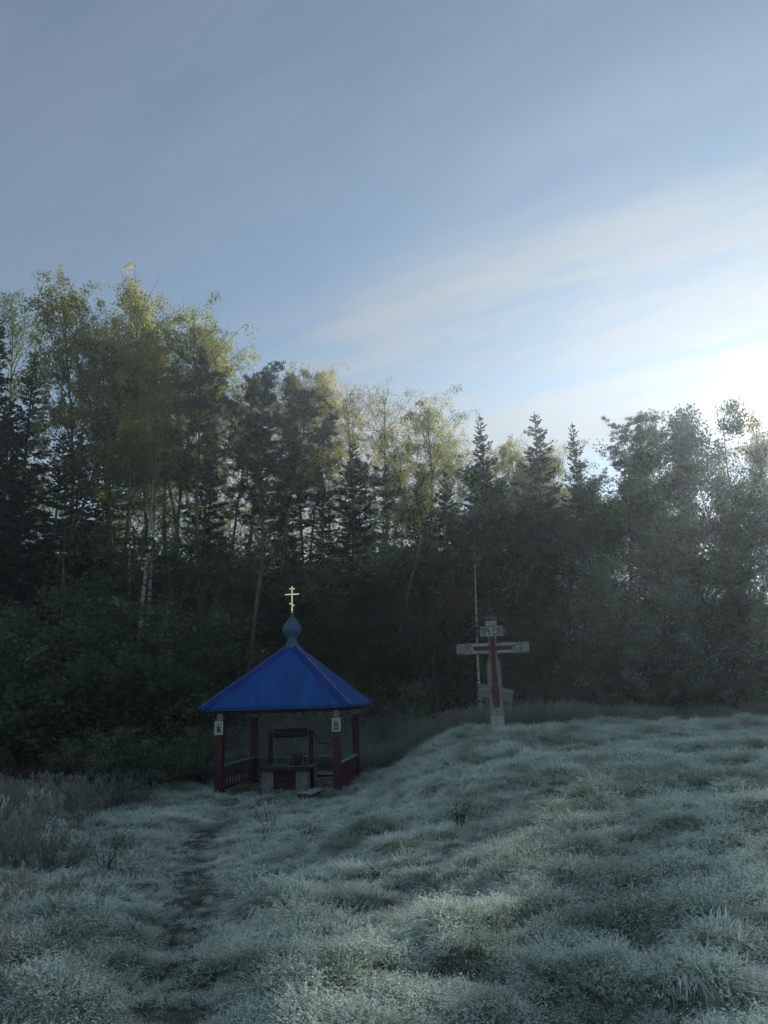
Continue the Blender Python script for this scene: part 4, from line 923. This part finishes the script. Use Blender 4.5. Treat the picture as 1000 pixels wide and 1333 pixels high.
def build_grass():
    rng = np.random.RandomState(77); pr = []
    for k in range(4):
        m = MB(); blade_mb(m, rng, 80, .27, .13, .8, .0060, (0.05, .95), .55, 1.1); pr.append(m.mesh('matted_clump', [M['grass']]))
    for k in range(3):
        m = MB(); blade_mb(m, rng, 56, .17, .10, .12, .0060, (0.02, .8), .95, 1.0); pr.append(m.mesh('upright_clump', [M['grass']]))
    for k in range(3):
        m = MB(); herb_mb(m, rng, 46, .17, .15, .021, (.05, .9)); blade_mb(m, rng, 26, .26, .14, .2, .006, (.05, .8), .8, 1.0); pr.append(m.mesh('herb_clump', [M['herb']]))
    # scatter in a fan in front of the viewer, thinning with distance
    n = 300000; th = rng.uniform(-.95, .95, n) * .95; r = np.sqrt(rng.uniform(1.6 ** 2, 30.0 ** 2, n))
    keep = rng.rand(n) < np.interp(r, [0, 6, 10, 20, 30], [1.0, 1.0, .65, .36, .30]); th, r = th[keep], r[keep]
    x, y = r * np.sin(th), r * np.cos(th)
    pd = path_dist(x, y)
    dens = np.ones(len(x)) * (1 - .40 * (1 - ss(.10, .42, pd + vnoise(x * 2, y * 2) * .3)))
    ing = np.maximum(abs(x - GX), abs(y - GY)) < 1.75
    dens *= np.where(ing, .25, 1); dens *= np.where((abs(x - (GX - .05)) < .75) & (abs(y - (GY - .75)) < .75), 0, 1)
    dens *= np.where(y > 26.5 - 5 * ss(-5, -9, x), .15, 1)
    keep = (rng.rand(len(x)) < dens); x, y, pd, ing = x[keep], y[keep], pd[keep], ing[keep]; n = len(x); r = np.hypot(x, y)
    tus = .3 * vnoise(x * 1.1 + 9, y * 1.1) + 1.3 * tussock(x, y) + .5 * vnoise(x * 4.7 + 3 + y, y * 5.2)
    dirn = vnoise(x * .28 + 50, y * .28) * 5.0 + vnoise(x * .9, y * .9 + 80) * 3.0 - 2.2
    herb = (vnoise(x * .5 + 70, y * .5 + 12) + .35 * ss(9, 4, y) + .12 * ss(-2, -4, x) + rng.normal(size=n) * .2) > .24
    upr = (rng.rand(n) < .30 + .3 * (r < 7))
    idx = np.where(herb, 7 + rng.randint(0, 3, n), np.where(upr, 4 + rng.randint(0, 3, n), rng.randint(0, 4, n)))
    s = rng.uniform(.6, 1.08, n) * (1 + .8 * np.clip(tus, -.5, .6)) * np.interp(r, [0, 5, 10, 25], [.62, .70, .90, 1.2])
    s *= np.where(pd < .5, .54 + .46 * ss(.08, .5, pd), 1) * np.where(ing, .5, 1)
    rot = np.stack([rng.normal(size=n) * .12, rng.normal(size=n) * .12, dirn + rng.normal(size=n) * .95], -1)
    scl = np.stack([s * 1.05, s * 1.05, s * np.interp(r, [0, 10, 25], [.95, .9, .85])], -1)
    pts = np.stack([x, y, hz(x, y)], -1)
    scatter('meadow_grass', pr, pts, idx, rot, scl, 'matted frosty green grass covering the sloping meadow', 'grass')

    # tall dry stems on the left edge of the meadow and singly elsewhere
    pr = []
    for k in range(4):
        m = MB(); stem_mb(m, rng, 16, .85, .20, (.05, .95)); blade_mb(m, rng, 14, .5, .16, .1, .006, (.1, .9), 1.1, .6); pr.append(m.mesh('dry_clump', [M['dry']]))
    n = 16000; x = rng.uniform(-14, 2, n); y = rng.uniform(3.0, 19.5, n)
    edge = np.interp(y, [3, 6, 9, 12, 15, 17, 19.5], [-1.7, -2.5, -3.9, -5.4, -6.6, -6.6, -6.2])
    pr_ = ss(.7, -1.2, x - edge + vnoise(x * .6, y * .6) * 1.8) * (.22 + .78 * ss(-.14, .20, vnoise(x * .8 + 5, y * .8) + .6 * vnoise(x * 2.1, y * 2.1 + 40)))
    keep = rng.rand(n) < pr_ * .55; x, y = x[keep], y[keep]; n = len(x)
    s = rng.uniform(.35, 1.0, n) * (1 + .7 * vnoise(x * .9 + 3, y * .9)) * np.interp(y, [3, 7, 10, 14, 19], [.5, .65, .82, .95, .95])
    scatter('tall_dry_grass', pr, np.stack([x, y, hz(x, y)], -1), rng.randint(0, 4, n), np.stack([rng.normal(size=n) * .1, rng.normal(size=n) * .1, rng.rand(n) * 6.28], -1), np.stack([s, s, s], -1),
            'tall frosted dry grass and weed stalks along the edge of the meadow', 'dry grass')
    # weeds behind the crest and below the slope
    pr = []
    for k in range(4):
        m = MB(); stem_mb(m, rng, 22, .95, .26, (.02, .98), True, 7); blade_mb(m, rng, 22, .55, .22, .1, .009, (.05, .9), 1.0, .8); pr.append(m.mesh('weed_clump', [M['weed']]))
    n = 16000; x = rng.uniform(-16, 24, n); y = rng.uniform(22, 34, n)
    front = np.interp(x, [-16, -9, -5, -1, 0.8, 3, 8, 14, 24], [20, 21.5, 24.0, 24.3, 24.2, 25.0, 26.0, 26.5, 27])
    keep = (y > front + vnoise(x * .7, y * .7) * 1.0) & (rng.rand(n) < .85) & (y < 28.6 + 6 * ss(0, 4, x)); x, y = x[keep], y[keep]; n = len(x)
    s = rng.uniform(.55, 1.15, n) * (1 + .5 * vnoise(x * .5, y * .5)) * np.interp(y, [22, 26, 33], [.75, .9, 1.3])
    scatter('dead_weeds', pr, np.stack([x, y, hz(x, y)], -1), rng.randint(0, 4, n), np.stack([rng.normal(size=n) * .12, rng.normal(size=n) * .12, rng.rand(n) * 6.28], -1), np.stack([s * 1.1, s * 1.1, s], -1),
            'grey brown dead weeds in a strip between meadow and wood', 'weeds')
    # dark undergrowth litter on the slope
    pr = []
    for k in range(3):
        m = MB(); stem_mb(m, rng, 14, 1.5, .5, (.02, .6), False, 9); herb_mb(m, rng, 30, 1.0, .5, .12, (.02, .5)); pr.append(m.mesh('undergrowth_clump', [M['undergrowth']]))
    n = 6500; x = rng.uniform(-34, 34, n); y = rng.uniform(27, 54, n); keep = y > 27.5 + 3.5 * ss(2, 8, x); x, y = x[keep], y[keep]; n = len(x)
    s = rng.uniform(.6, 1.5, n)
    scatter('undergrowth', pr, np.stack([x, y, hz(x, y)], -1), rng.randint(0, 3, n), np.stack([rng.normal(size=n) * .1, rng.normal(size=n) * .1, rng.rand(n) * 6.28], -1), np.stack([s, s, s], -1),
            'dark undergrowth covering the floor of the wooded slope', 'undergrowth')
build_grass()

# single weeds that stand out of the meadow
def weed(px, py, Y, h, k, label):
    p = at(px, py, Y); rng = np.random.RandomState(k); t = thing('weed', (p.x, p.y, float(hz(p.x, p.y)) - .02), 0, label, 'weed')
    for q in range(rng.randint(4, 7)):
        a = rng.rand() * 6.283; P = limb(rng, (.02 * math.cos(a), .02 * math.sin(a), 0), (math.cos(a) * .25, math.sin(a) * .25, 1), h * rng.uniform(.6, 1), 5, (0, 0, -.2), .25)
        m = MB(); m.tube(P, np.linspace(.005, .002, 6), 4); m.obj('stalk', M['twig'], t)
        m = MB(); n = 40; put_leaves(m, rng, interp_line(P, rng.uniform(.1, 1, n)) + rng.normal(size=(n, 3)) * .03, .032, .3, rng.uniform(.1, .9, n), .3); m.obj('leaves', M['undergrowth'], t)
weed(350, 1092, 12.2, .55, 1, 'dark upright weed in the grass in front of the gazebo')
weed(401, 1122, 10.6, .38, 2, 'short dark weed clump in the grass below the bench')
weed(604, 1160, 9.0, .32, 3, 'brown weed tuft on the slope below the wooden cross')
weed(135, 1150, 8.6, .6, 4, 'leaning dark weed beside the tall dry grass')

# ------------------------------------------------------------------ morning haze
HAZE = 0.0009
if HAZE:
    m = MB(); zlo, zhi = float(Z.min()) - 1.0, 37.0
    m.box((0, 65, (zlo + zhi) / 2), (344, 254, zhi - zlo))
    hm = bpy.data.materials.new('morning_haze'); hm.use_nodes = True; n, l = hm.node_tree.nodes, hm.node_tree.links; n.clear()
    pv = n.new('ShaderNodeVolumePrincipled'); pv.inputs['Color'].default_value = (.80, .93, 1, 1); pv.inputs['Density'].default_value = HAZE; pv.inputs['Anisotropy'].default_value = .64
    o = n.new('ShaderNodeOutputMaterial'); l.new(pv.outputs[0], o.inputs['Volume'])
    tag(m.obj('haze', hm), 'pale morning haze filling the air over meadow and wood', 'haze', kind='stuff')
